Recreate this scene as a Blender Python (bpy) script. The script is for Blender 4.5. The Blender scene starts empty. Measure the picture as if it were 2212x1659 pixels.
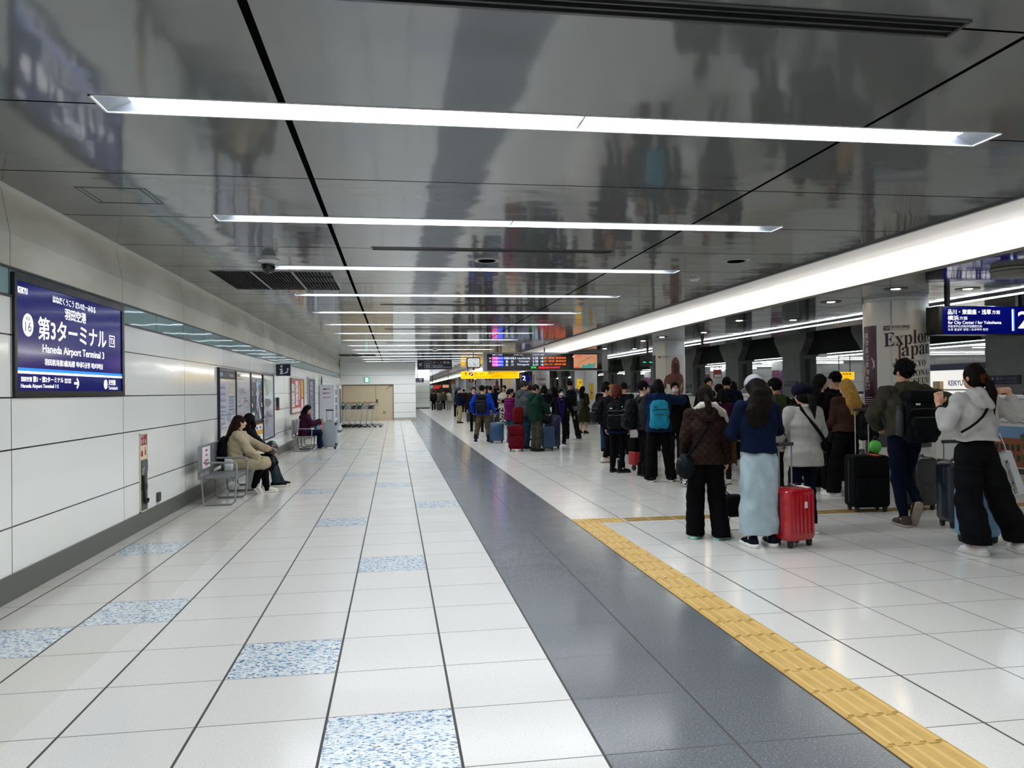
import bpy, bmesh, math, random
import numpy as np
from mathutils import Vector, Matrix
random.seed(7)
SC = bpy.context.scene
COL = SC.collection
PI = math.pi
# ---------------------------------------------------------------- camera
CAMLOC = (-0.863, -3.803, 1.555)
YAW, PITCH, ROLL = 0.1507, 0.0082, -0.0123
fw = Vector((math.sin(YAW)*math.cos(PITCH), math.cos(YAW)*math.cos(PITCH), math.sin(PITCH)))
r0 = Vector((math.cos(YAW), -math.sin(YAW), 0)); u0 = r0.cross(fw)
rt = r0*math.cos(ROLL)+u0*math.sin(ROLL); up = u0*math.cos(ROLL)-r0*math.sin(ROLL)
cd = bpy.data.cameras.new('camera'); cam = bpy.data.objects.new('camera', cd); COL.objects.link(cam)
M = Matrix((rt, up, -fw)).transposed().to_4x4(); M.translation = CAMLOC
cam.matrix_world = M
cd.sensor_width = 36.0; cd.sensor_fit = 'HORIZONTAL'; cd.lens = 1669.1/2212*36; cd.clip_end = 400; cd.clip_start = .05
SC.camera = cam
# ---------------------------------------------------------------- world, exposure
w = bpy.data.worlds.new('world'); SC.world = w; w.use_nodes = True
w.node_tree.nodes['Background'].inputs[0].default_value = (.02, .021, .022, 1)
w.node_tree.nodes['Background'].inputs[1].default_value = 1.0
SC.view_settings.view_transform = 'Standard'
try: SC.view_settings.look = 'None'
except Exception: pass
SC.view_settings.exposure = 0.0; SC.view_settings.gamma = 1.0; SC.view_settings.use_curve_mapping = False
SC.cycles.use_denoising = True
SC.cycles.max_bounces = 7; SC.cycles.diffuse_bounces = 4; SC.cycles.glossy_bounces = 4
SC.cycles.sample_clamp_indirect = 6.0
LAMP_STRIP, LAMP_COVE, LAMP_EDGE, LAMP_DOWN, LAMP_FAR = 31.0, 22.0, 20.0, 45.0, 9.0

# ---------------------------------------------------------------- materials
def lin(h):
    if isinstance(h, str):
        h = h.lstrip('#'); c = [int(h[i:i+2], 16)/255 for i in (0, 2, 4)]
    else: c = list(h)
    return tuple((x/12.92 if x <= .04045 else ((x+.055)/1.055)**2.4) for x in c)+(1.0,)
MATS = {}
class NT:
    def __init__(s, m): s.nt = m.node_tree; s.n = s.nt.nodes; s.l = s.nt.links
    def new(s, t, **k):
        n = s.n.new(t)
        for a, b in k.items(): setattr(n, a, b)
        return n
    def inp(s, n, i, v):
        if hasattr(v, 'is_linked') or isinstance(v, bpy.types.NodeSocket): s.l.new(v, n.inputs[i])
        else: n.inputs[i].default_value = v
    def math(s, op, a, b=0.0, c=None):
        n = s.new('ShaderNodeMath', operation=op); s.inp(n, 0, a); s.inp(n, 1, b)
        if c is not None: s.inp(n, 2, c)
        return n.outputs[0]
    def mix(s, f, a, b):
        n = s.new('ShaderNodeMix', data_type='RGBA'); s.inp(n, 0, f); s.inp(n, 6, a); s.inp(n, 7, b); return n.outputs[2]
    def noise(s, vec, scale, det=2.0, rough=.5):
        n = s.new('ShaderNodeTexNoise'); s.inp(n, 'Scale', scale); s.inp(n, 'Detail', det); s.inp(n, 'Roughness', rough)
        if vec is not None: s.l.new(vec, n.inputs['Vector'])
        return n.outputs[0]
    def ramp(s, f, pts):
        n = s.new('ShaderNodeValToRGB'); s.l.new(f, n.inputs[0]); e = n.color_ramp.elements
        e[0].position, e[0].color = pts[0]; e[1].position, e[1].color = pts[-1]
        for p, c in pts[1:-1]:
            q = e.new(p); q.color = c
        return n.outputs[0]
    def pos(s):
        g = s.new('ShaderNodeNewGeometry'); return g.outputs['Position']
    def obj(s):
        g = s.new('ShaderNodeTexCoord'); return g.outputs['Object']
    def sep(s, v):
        n = s.new('ShaderNodeSeparateXYZ'); s.l.new(v, n.inputs[0]); return n.outputs
    def bump(s, h, st, dist=.01):
        n = s.new('ShaderNodeBump'); n.inputs['Strength'].default_value = st; n.inputs['Distance'].default_value = dist
        s.l.new(h, n.inputs['Height']); return n.outputs[0]
    def scale(s, v, xyz):
        n = s.new('ShaderNodeMapping'); s.l.new(v, n.inputs[0]); n.inputs['Scale'].default_value = xyz; return n.outputs[0]
def base(name, col, rough=.5, metal=0.0, spec=.5, coat=0.0, emit=0.0, ecol=None):
    if name in MATS: return MATS[name], None, None
    m = bpy.data.materials.new(name); m.use_nodes = True; MATS[name] = m
    b = m.node_tree.nodes['Principled BSDF']
    b.inputs['Base Color'].default_value = lin(col); b.inputs['Roughness'].default_value = rough
    b.inputs['Metallic'].default_value = metal; b.inputs['Specular IOR Level'].default_value = spec
    b.inputs['Coat Weight'].default_value = coat; b.inputs['Coat Roughness'].default_value = .05
    if emit:
        b.inputs['Emission Color'].default_value = lin(ecol or col); b.inputs['Emission Strength'].default_value = emit
    return m, b, NT(m)
def mat(col, rough=.5, metal=0.0, spec=.5, coat=0.0, emit=0.0):
    n = 'm_%s_%s_%s_%s_%s_%s' % (col if isinstance(col, str) else '%.2f%.2f%.2f' % tuple(col[:3]), rough, metal, spec, coat, emit)
    return base(n, col, rough, metal, spec, coat, emit)[0]
def cloth(col, kind='plain', rough=.85):
    n = 'cloth_%s_%s_%s' % (col, kind, rough)
    m, b, t = base(n, col, rough, spec=.08)
    if b is None: return m
    o = t.obj()
    c1 = lin(col); c1 = tuple(x*(.55 if sum(c1[:3]) < .35 else .85) for x in c1[:3])+(1,); q_ = .12 if sum(c1[:3]) > .25 else .3; c2 = tuple(min(1, x*(1+q_)) for x in c1[:3])+(1,); c0 = tuple(x*(1-q_) for x in c1[:3])+(1,)
    f = t.noise(o, 9.0, 3.0)
    col_s = t.ramp(f, [(.3, c0), (.5, c1), (.75, c2)])
    if kind == 'quilt':
        x, y, z = t.sep(o)
        a = t.math('ADD', x, z); d = t.math('SUBTRACT', x, z)
        def tri(v, p):
            q = t.math('ABSOLUTE', t.math('SUBTRACT', t.math('FRACT', t.math('DIVIDE', v, p)), .5)); return q
        h = t.math('MINIMUM', tri(a, .085), tri(d, .085))
        h = t.math('MINIMUM', t.math('MULTIPLY', h, 4.0), 1.0)
        h2 = t.math('ADD', h, t.math('MULTIPLY', t.noise(o, 22.0, 2.0), .9))
        nrm = t.bump(h2, .6, .012)
        col_s = t.mix(h, c0, col_s)
    elif kind == 'puffer':
        x, y, z = t.sep(o)
        h = t.math('ABSOLUTE', t.math('SINE', t.math('MULTIPLY', z, 45.0)))
        h = t.math('ADD', h, t.math('MULTIPLY', t.noise(o, 18.0, 2.0), 1.1))
        nrm = t.bump(h, .7, .015)
    elif kind == 'knit':
        nrm = t.bump(t.noise(o, 160.0, 2.0), .35, .004)
    elif kind == 'fleece':
        nrm = t.bump(t.noise(o, 70.0, 4.0, .7), .8, .012)
    elif kind == 'pleat':
        x, y, z = t.sep(o)
        h = t.math('SINE', t.math('ADD', t.math('MULTIPLY', x, 110.0), t.math('MULTIPLY', y, 60.0)))
        nrm = t.bump(h, .5, .01)
    elif kind == 'print':
        f2 = t.noise(o, 16.0, 3.0)
        col_s = t.ramp(f2, [(.46, lin('#e8e8e4')), (.52, lin('#3a3c40'))]); nrm = t.bump(f, .2)
    else:
        nrm = t.bump(t.noise(t.scale(o, (1, 1, .35)), 14.0, 3.0), .45, .02)
    t.l.new(col_s, b.inputs['Base Color']); t.l.new(nrm, b.inputs['Normal'])
    return m
def skinmat():
    m, b, t = base('skin', '#c99a80', .5, spec=.4)
    if b is None: return m
    f = t.noise(t.obj(), 14.0, 3.0)
    t.l.new(t.ramp(f, [(.3, lin('#b98369')), (.7, lin('#d4a88f'))]), b.inputs['Base Color'])
    b.inputs['Subsurface Weight'].default_value = .0
    return m
def hairmat(col):
    m, b, t = base('hair_'+col, col, .6, spec=.05)
    if b is None: return m
    f = t.noise(t.scale(t.obj(), (60, 60, 5)), 1.6, 3.0)
    c = lin(col); t.l.new(t.ramp(f, [(.3, tuple(x*.6 for x in c[:3])+(1,)), (.7, tuple(x*1.4+.001 for x in c[:3])+(1,))]), b.inputs['Base Color'])
    t.l.new(t.bump(f, .5, .006), b.inputs['Normal'])
    return m
def emis(col, st):
    return base('e_%s_%s' % (col, st), col, .4, emit=st)[0]

# ---------------------------------------------------------------- mesh building
class MB:
    def __init__(s): s.v = []; s.f = []; s.mi = []
    def add(s, vs, fs, m=0):
        o = len(s.v); s.v += [tuple(p) for p in vs]; s.f += [tuple(o+i for i in q) for q in fs]; s.mi += [m]*len(fs); return s
    def box(s, x0, y0, z0, x1, y1, z1, m=0):
        return s.add([(x0,y0,z0),(x1,y0,z0),(x1,y1,z0),(x0,y1,z0),(x0,y0,z1),(x1,y0,z1),(x1,y1,z1),(x0,y1,z1)],
                     [(0,3,2,1),(4,5,6,7),(0,1,5,4),(1,2,6,5),(2,3,7,6),(3,0,4,7)], m)
    def quad(s, *p, m=0): return s.add(p, [tuple(range(len(p)))], m)
    def prism(s, poly, axis, a0, a1, m=0):
        n = len(poly)
        def mk(p, a): return (a, p[0], p[1]) if axis == 'x' else ((p[0], a, p[1]) if axis == 'y' else (p[0], p[1], a))
        vs = [mk(p, a0) for p in poly]+[mk(p, a1) for p in poly]
        fs = [tuple(range(n))[::-1], tuple(range(n, 2*n))]+[(i, (i+1) % n, n+(i+1) % n, n+i) for i in range(n)]
        return s.add(vs, fs, m)
    def tube(s, path, r, n=8, m=0, closed=False, cap=True):
        P = [Vector(p) for p in path]; k = len(P); R = r if isinstance(r, (list, tuple)) else [r]*k
        rings = []; ref = None
        for i, p in enumerate(P):
            a = P[i-1] if (i or closed) else P[i]; b = P[(i+1) % k] if (i < k-1 or closed) else P[i]
            t = (b-a).normalized()
            if ref is None: ref = Vector((0,0,1)) if abs(t.z) < .9 else Vector((1,0,0))
            x = t.cross(ref)
            if x.length < 1e-4: x = t.cross(Vector((0,1,0)))
            x.normalize(); y = x.cross(t).normalized(); ref = y
            rings.append([p+R[i]*(x*math.cos(2*PI*j/n)+y*math.sin(2*PI*j/n)) for j in range(n)])
        vs = [q for g in rings for q in g]; fs = []
        for i in range(k if closed else k-1):
            i2 = (i+1) % k
            fs += [(i*n+j, i*n+(j+1) % n, i2*n+(j+1) % n, i2*n+j) for j in range(n)]
        if cap and not closed: fs += [tuple(range(n))[::-1], tuple((k-1)*n+j for j in range(n))]
        return s.add(vs, fs, m)
    def lathe(s, prof, c=(0,0,0), n=24, axis='z', m=0):
        vs = []; k = len(prof)
        for r, h in prof:
            for j in range(n):
                a = 2*PI*j/n; x, y = r*math.cos(a), r*math.sin(a)
                p = (x, y, h) if axis == 'z' else ((h, x, y) if axis == 'x' else (x, h, y))
                vs.append((p[0]+c[0], p[1]+c[1], p[2]+c[2]))
        fs = [(i*n+j, i*n+(j+1) % n, (i+1)*n+(j+1) % n, (i+1)*n+j) for i in range(k-1) for j in range(n)]
        if prof[0][0] > 1e-6: fs.append(tuple(range(n))[::-1])
        if prof[-1][0] > 1e-6: fs.append(tuple((k-1)*n+j for j in range(n)))
        return s.add(vs, fs, m)
    def rbox(s, x0, y0, z0, x1, y1, z1, r, seg=3, axis='z', m=0, edge=None):
        # box with rounded corners seen along `axis` and softened rims
        def rr(a0, b0, a1, b1, q):
            out = []
            for (cx, cy, st) in ((a1-q, b1-q, 0), (a0+q, b1-q, 1), (a0+q, b0+q, 2), (a1-q, b0+q, 3)):
                for i in range(seg+1):
                    t = (st+i/seg)*PI/2; out.append((cx+q*math.cos(t), cy+q*math.sin(t)))
            return out
        A = {'z': (x0,y0,x1,y1,z0,z1), 'y': (x0,z0,x1,z1,y0,y1), 'x': (y0,z0,y1,z1,x0,x1)}[axis]
        e = min(r*.5 if edge is None else edge, (A[5]-A[4])*.45)
        lv = [(A[4], e), (A[4]+e*.3, e*.3), (A[4]+e, 0), (A[5]-e, 0), (A[5]-e*.3, e*.3), (A[5], e)] if e > 0 else [(A[4], 0), (A[5], 0)]
        vs = []; n = 4*(seg+1)
        for h, ins in lv:
            for (a, b) in rr(A[0]+ins, A[1]+ins, A[2]-ins, A[3]-ins, max(r-ins, .001)):
                vs.append((a,b,h) if axis == 'z' else ((a,h,b) if axis == 'y' else (h,a,b)))
        fs = [(i*n+j, i*n+(j+1) % n, (i+1)*n+(j+1) % n, (i+1)*n+j) for i in range(len(lv)-1) for j in range(n)]
        fs += [tuple(range(n))[::-1], tuple((len(lv)-1)*n+j for j in range(n))]
        return s.add(vs, fs, m)
    def build(s, name, mats, parent=None, smooth=False):
        me = bpy.data.meshes.new(name); me.from_pydata(s.v, [], s.f); 
        for m in (mats if isinstance(mats, (list, tuple)) else [mats]): me.materials.append(m)
        if any(s.mi): me.polygons.foreach_set('material_index', s.mi)
        bm = bmesh.new(); bm.from_mesh(me); bmesh.ops.recalc_face_normals(bm, faces=bm.faces); bm.to_mesh(me); bm.free()
        if smooth:
            me.polygons.foreach_set('use_smooth', [True]*len(me.polygons))
            try: me.set_sharp_from_angle(angle=math.radians(38))
            except Exception: pass
        return link(name, me, parent)
def link(name, me, parent=None):
    o = bpy.data.objects.new(name, me); COL.objects.link(o)
    if parent is not None: o.parent = parent
    return o
def tag(o, label=None, cat=None, group=None, kind=None):
    if label: o['label'] = label
    if cat: o['category'] = cat
    if group: o['group'] = group
    if kind: o['kind'] = kind
    return o
def thing(name, label, cat, loc=(0,0,0), rz=0.0, group=None):
    o = link(name, None); o.location = loc; o.rotation_euler = (0,0,rz); return tag(o, label, cat, group)
def struct(o): o['kind'] = 'structure'; return o
def copy_tree(o, parent=None):
    c = o.copy(); COL.objects.link(c)
    if parent is not None: c.parent = parent; c.matrix_parent_inverse = o.matrix_parent_inverse
    for ch in [q for q in COL.objects if q.parent == o]: copy_tree(ch, c)
    return c
ORD = 'first second third fourth fifth sixth seventh eighth ninth tenth eleventh twelfth thirteenth fourteenth fifteenth sixteenth seventeenth eighteenth nineteenth twentieth'.split()

# ---------------------------------------------------------------- lettering
_TX = {}
def glyphs(s, bold=0.0):
    k = (s, bold)
    if k in _TX: return _TX[k]
    cu = bpy.data.curves.new('lettering', 'FONT'); cu.body = s; cu.offset = bold; cu.resolution_u = 3
    ob = bpy.data.objects.new('lettering', cu); me = ob.to_mesh()
    v = np.array([tuple(p.co)[:2] for p in me.vertices]); f = [tuple(p.vertices) for p in me.polygons]
    ob.to_mesh_clear(); bpy.data.objects.remove(ob); bpy.data.curves.remove(cu)
    v0 = v.min(0); v = (v-v0)/np.maximum(v.max(0)-v0, 1e-6)
    _TX[k] = (v, f); return v, f
class Decal:
    """flat printing on the plane y = -d of its parent, x right and z up"""
    def __init__(s, d=.003): s.m = MB(); s.d = d; s.n = 0
    def y(s): s.n += 1; return -s.d-2e-5*s.n      # each mark lies a hair above the last
    def text(s, t, x, z, w, h, bold=.02, fn=None):
        v, f = glyphs(t, 0.0); q = bold*h*.45   # heavier strokes come from shifted copies
        for i, (ox, oz) in enumerate(((-q,-q),(q,-q),(-q,q),(q,q)) if bold > .012 else ((0,0),)):
            P = [(x+a*w+ox, -s.d-.0001*i, z+b*h+oz) for a, b in v]
            if fn: P = [fn(p) for p in P]
            s.m.add(P, f)
        return s
    def rect(s, x, z, w, h): y = s.y(); s.m.quad((x,y,z),(x+w,y,z),(x+w,y,z+h),(x,y,z+h)); return s
    def poly(s, pts): y = s.y(); s.m.add([(a,y,b) for a, b in pts], [tuple(range(len(pts)))]); return s
    def disc(s, x, z, rx, rz, n=28): return s.poly([(x+rx*math.cos(2*PI*i/n), z+rz*math.sin(2*PI*i/n)) for i in range(n)])
    def ring(s, x, z, w, h, t):
        for q in ((x,z,w,t),(x,z+h-t,w,t),(x,z+t,t,h-2*t),(x+w-t,z+t,t,h-2*t)): s.rect(*q)
        return s
    def line(s, a, b, t):
        dx, dz = b[0]-a[0], b[1]-a[1]; L = math.hypot(dx, dz) or 1; nx, nz = -dz/L*t/2, dx/L*t/2
        return s.poly([(a[0]+nx,a[1]+nz),(a[0]-nx,a[1]-nz),(b[0]-nx,b[1]-nz),(b[0]+nx,b[1]+nz)])
    def arrow(s, x, z, w, h, ang, t):
        # arrow pointing along ang within a w by h box
        cx, cz = x+w/2, z+h/2; L = min(w, h)/2; d = (math.cos(ang), math.sin(ang)); p = (-d[1], d[0])
        tip = (cx+d[0]*L, cz+d[1]*L); s.line((cx-d[0]*L, cz-d[1]*L), (tip[0]-d[0]*t*.4, tip[1]-d[1]*t*.4), t)
        for q in (1, -1): s.line(tip, (tip[0]-d[0]*L*.85+q*p[0]*L*.85, tip[1]-d[1]*L*.85+q*p[1]*L*.85), t)
        return s
    def build(s, name, m, parent): return s.m.build(name, m, parent)
# ================================================================ the setting
XW, ZC, ZL, YB, YE = -3.777, 3.17, 3.0, -13.0, 39.0
LX0, LX1 = -2.475, 3.03                      # ceiling strips
LY = [.755+2.83*i for i in range(-4, 50)]
def joints(t, v, first, step, width):
    q = t.math('FRACT', t.math('DIVIDE', t.math('ADD', v, -first+step*40.5), step))
    return t.math('LESS_THAN', t.math('ABSOLUTE', t.math('SUBTRACT', q, .5)), width/2/step)
def at(t, v, p, width): return t.math('LESS_THAN', t.math('ABSOLUTE', t.math('SUBTRACT', v, p)), width/2)
def orr(t, *a):
    r = a[0]
    for b in a[1:]: r = t.math('MAXIMUM', r, b)
    return r
# ---- floor materials
def tile_mat(name, kind):
    m, b, t = base(name, '#c8c7c1', .16, spec=.5)
    p = t.pos(); x, y, z = t.sep(p)
    wn = t.new('ShaderNodeTexWhiteNoise', noise_dimensions='2D')
    cm = t.new('ShaderNodeCombineXYZ'); t.inp(cm, 0, t.math('FLOOR', t.math('DIVIDE', x, .6))); t.inp(cm, 1, t.math('FLOOR', t.math('DIVIDE', y, .6)))
    t.l.new(cm.outputs[0], wn.inputs['Vector'])
    if kind == 'light':
        f = t.noise(p, 130.0, 2.0)
        c = t.ramp(f, [(.30, lin('#a9a69f')), (.36, lin('#cfcdc7')), (.7, lin('#d6d4cf')), (.76, lin('#dcdbd8'))])
        dirt = t.noise(p, .55, 4.0)
        c = t.mix(t.math('MULTIPLY', t.math('LESS_THAN', x, -2.6), t.math('MULTIPLY', dirt, .42)), c, lin('#b3a996'))
        c = t.mix(t.math('MULTIPLY', wn.outputs[0], .14), c, lin('#b9b8b2'))
    elif kind == 'dark':
        f = t.noise(p, 95.0, 3.0, .6)
        c = t.ramp(f, [(.34, lin('#575b5e')), (.6, lin('#6b7073')), (.68, lin('#7a8084')), (.75, lin('#c5cacb'))])
        c = t.mix(t.math('MULTIPLY', wn.outputs[0], .22), c, lin('#54585a'))
    else:
        v = t.new('ShaderNodeTexVoronoi'); t.l.new(t.scale(p, (1, 1.9, 1)), v.inputs['Vector']); v.inputs['Scale'].default_value = 62.0
        vs = t.sep(v.outputs['Color'])
        c = t.ramp(vs[0], [(.45, lin('#d3d8d7')), (.68, lin('#b4c3cb')), (.82, lin('#7f9fbc')), (.92, lin('#42658f')), (.98, lin('#2b4470'))])
    gx = joints(t, x, 0, .6, .008); gxw = t.math('MULTIPLY', joints(t, x, 0, .6, .013), t.math('LESS_THAN', x, 1.9))
    gy = joints(t, y, 0, .6, .006)
    g = orr(t, gx, gxw, gy)
    t.l.new(t.mix(g, c, lin('#3a3734')), b.inputs['Base Color'])
    rr = t.math('ADD', .10, t.math('MULTIPLY', t.noise(p, 2.3, 3.0), .14))
    t.l.new(t.math('ADD', rr, t.math('MULTIPLY', g, .5)), b.inputs['Roughness'])
    t.l.new(t.bump(t.noise(p, 7.0, 2.0), .012, .02), b.inputs['Normal'])
    return m
M_FL = [tile_mat('tile_light', 'light'), tile_mat('tile_dark', 'dark'), tile_mat('tile_blue', 'blue')]
SPECIAL = {(-2,-1),(-3,1),(-6,2),(-5,3),(-2,5),(-6,7),(-3,9),(-1,11),(-4,14),(-2,15),(-3,18),(-2,22),(-5,24),(-1,27),(-4,29),(-5,-2),(-4,-4)}
def make_floor():
    m = MB(); xs = [XW]+[.6*i for i in range(-6, 17)]+[9.95]
    for i in range(len(xs)-1):
        cx = round(xs[i+1]/.6)-1 if i < len(xs)-2 else 16
        for j in range(-22, 240):
            k = 2 if (cx, j) in SPECIAL else (1 if 0 <= cx <= 1 else 0)
            m.quad((xs[i],j*.6,0),(xs[i+1],j*.6,0),(xs[i+1],j*.6+.6,0),(xs[i],j*.6+.6,0), m=k)
    return m.build('floor', M_FL)
struct(make_floor())
# ---- tactile paving
M_TAC = base('tactile_yellow', '#b8964e', .45)
t = M_TAC[2]; f_ = t.noise(t.pos(), 5.0, 4.0); t.l.new(t.ramp(f_, [(.3, lin('#a98845')), (.7, lin('#c6a660'))]), M_TAC[1].inputs['Base Color'])
M_TAC = M_TAC[0]; M_TACR = mat('#cda964', .4); M_SEAM = mat('#4a3a20', .7); M_BRASS = mat('#8f7438', .4)
def tactile():
    m = MB()
    for j in range(46):
        y0 = 4.65-.3*j
        m.box(1.203, y0+.003, 0, 1.497, y0+.297, .004); m.box(1.2, y0, 0, 1.5, y0+.3, .001, m=2)
        for k in range(4):
            x = 1.2375+.075*k
            m.prism([(x-.015,.004),(x+.015,.004),(x+.010,.012),(x-.010,.012)], 'y', y0+.014, y0+.286, m=1); m.box(x+.015, y0+.014, .004, x+.021, y0+.286, .0045, m=2)
    o = m.build('tactile_strip', [M_TAC, M_TACR, M_SEAM]); tag(o, 'yellow guide strip of raised bars running along the dark floor band', 'tactile paving')
    m = MB()
    for bx in (1.203, 1.503):
        m.box(bx, 4.952, 0, bx+.294, 5.248, .004)
        for i in range(5):
            for k in range(5): m.lathe([(.013,.004),(.010,.009),(.0,.010)], (bx+.03+.0585*i, 4.98+.0585*k, 0), 8)
    o = m.build('tactile_block', M_TAC); tag(o, 'yellow dotted warning block at the corner of the guide strips', 'tactile paving')
    m = MB(); x = 1.82
    while x < 9.1:
        for k in range(4):
            y = 4.985+.065*k
            m.prism([(y-.017,0),(y+.017,0),(y+.011,.007),(y-.011,.007)], 'x', x+.01, x+.29)
        x += .3
    o = m.build('guide_bars', M_BRASS); tag(o, 'brass coloured guide bars crossing the floor towards the platform edge', 'tactile paving')
    m = MB()
    for k in range(-30, 140):
        m.box(9.05, k*.3+.003, 0, 9.345, k*.3+.297, .004)
        for i in range(4):
            for q in range(4): m.lathe([(.014,.004),(.010,.010)], (9.085+.075*i, k*.3+.04+.075*q, 0), 6)
    o = m.build('tactile_strip', M_TAC); tag(o, 'yellow dotted warning strip along the foot of the platform barriers', 'tactile paving')
tactile()
# ---- left wall
def enamel(name, col, zj, yfirst, ystep, rough=.11):
    m, b, t = base(name, col, rough, spec=.35, coat=.10)
    p = t.pos(); x, y, z = t.sep(p)
    g = joints(t, y, yfirst, ystep, .010)
    for q in zj: g = orr(t, g, at(t, z, q, .012))
    f = t.noise(p, 1.3, 3.0)
    c = t.mix(t.math('MULTIPLY', f, .25), lin(col), tuple(q*.72 for q in lin(col)[:3])+(1,))
    t.l.new(t.mix(g, c, lin('#2c2c34')), b.inputs['Base Color'])
    n = t.bump(t.noise(t.scale(p, (1, .55, 1.3)), 1.5, 2.0), .06, .05)
    t.l.new(n, b.inputs['Normal']); t.l.new(n, b.inputs['Coat Normal'])
    return m
M_EN = enamel('enamel_white', '#eaebe6', [.553, 1.146, 1.546, 2.03], 2.643, 2.478)
M_TEAL = enamel('glass_band', '#8fa9ab', [], 2.643, 1.239, .04)
def stone():
    m, b, t = base('stone_upper', '#c2c0b4', .42, spec=.4)
    p = t.pos(); x, y, z = t.sep(p)
    g = joints(t, y, 2.643, 2.478, .010)
    f = t.noise(t.scale(p, (1, .4, 1)), 3.0, 5.0)
    c = t.ramp(f, [(.3, lin('#b8b6a9')), (.7, lin('#cbc9bd'))])
    t.l.new(t.mix(g, c, lin('#5a564e')), b.inputs['Base Color']); return m
M_ST = stone(); M_DARKFR = mat('#1b1c20', .35); M_SKIRT = mat('#5f605b', .38, .3)
def wall_left():
    m = MB(); X = XW
    m.quad((X,YB,.197),(X,YE,.197),(X,YE,2.325),(X,YB,2.325), m=0)
    m.quad((X-.012,YB,2.325),(X-.012,YE,2.325),(X-.012,YE,2.55),(X-.012,YB,2.55), m=1)
    m.box(X-.012,YB,2.318,X+.012,YE,2.338, m=3); m.box(X-.012,YB,2.54,X+.010,YE,2.556, m=3)
    m.quad((X,YB,2.556),(X,YE,2.556),(X,YE,2.81),(X,YB,2.81), m=2)
    m.quad((X,YB,2.81),(X,YE,2.81),(X-.06,YE,3.15),(X-.06,YB,3.15), m=2)
    m.quad((X-.06,YB,3.15),(X-.06,YE,3.15),(X-.06,YE,3.4),(X-.06,YB,3.4), m=2)
    o = m.build('wall_left', [M_EN, M_TEAL, M_ST, M_DARKFR]); struct(o)
    o = MB().box(X,YB,0,X+.02,YE,.197).build('baseboard_left', M_SKIRT); struct(o)
    o = MB().box(X-.058,YB,3.163,X+.012,YE,3.18).build('trim_1', mat('#c9c9c4', .4)); struct(o)
wall_left()
M_PAN = enamel('enamel_panel', '#f1f3ee', [.13, .432, .947, 1.469, 1.966, 2.475], -1.25, 2.4, .18)
M_PAN2 = enamel('enamel_panel_far', '#cfd2cb', [.13, .55, .95, 1.45, 1.97, 2.5], .3, 1.2, .18)
o = MB().box(XW,YE,0,-3.70,YE+.25,3.5).box(-3.70,YE,1.966,-.925,YE+.25,3.5).box(-.925,YE,0,.275,YE+.25,3.5).build('wall_end', M_PAN); struct(o)
o = MB().box(.02,YE+.25,0,.275,66,3.5).build('wall_side', M_PAN2); struct(o)
o = MB().box(.275,66,.13,2.25,66.3,3.5).box(2.0,66.3,.13,2.25,140,3.5).build('wall_recess', M_PAN2); struct(o)
o = MB().box(.275,66.02,0,2.25,66.2,.13).build('baseboard_recess', M_SKIRT); struct(o)
o = MB().box(-.925,YE-.012,0,.287,YE,.13).build('baseboard_end', mat('#b9b4a4', .4)); struct(o)
o = MB().box(XW,YB-.2,0,27,YB,3.5).build('wall_back', M_PAN2); struct(o)
o = MB().box(2.25,140,-1.2,30,140.3,3.6).build('wall_far', M_PAN2); struct(o)
# ---- double door in the end wall
M_DOOR = mat('#c4b496', .5); M_DOORF = mat('#7d6f5b', .5); M_DK = mat('#15161a', .5); M_CHROME = mat('#b9bcc0', .22, .9)
M_WHITE = mat('#e6e8ea', .5); M_GREEN = mat('#1e7a4a', .5)
def door():
    o = MB().box(-3.70,YE+.04,.01,-3.66,YE+.2,1.966).box(-.965,YE+.04,.01,-.925,YE+.2,1.966).box(-3.66,YE+.04,1.92,-.965,YE+.2,1.966).build('door_1', M_DOORF); struct(o)
    l = MB().box(-3.66,YE+.08,.01,-1.90,YE+.13,1.92).build('leaf', M_DOOR, o); r = MB().box(-1.885,YE+.08,.01,-.965,YE+.13,1.92).build('leaf', M_DOOR, o)
    h = MB().box(-1.86,YE+.06,.98,-1.79,YE+.08,1.16).tube([(-1.82,YE+.06,.94),(-1.82,YE+.02,.94),(-1.70,YE+.02,.94)], .012).build('handle', M_DK, r)
    MB().tube([(-1.30,YE+.06,1.70),(-1.12,YE+.06,1.87)], .016).box(-1.14,YE+.05,1.85,-1.0,YE+.08,1.885).build('closer', M_DOORF, r)
    MB().quad((-1.50,YE+.079,.36),(-1.36,YE+.079,.36),(-1.36,YE+.079,.50),(-1.50,YE+.079,.50)).build('sticker', M_GREEN, r)
    d = Decal(0); d.m.add([(-1.47,YE+.077,.38),(-1.44,YE+.077,.38),(-1.39,YE+.077,.48),(-1.42,YE+.077,.48)], [(0,1,2,3)]); d.build('mark', M_WHITE, r)
door()
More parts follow.
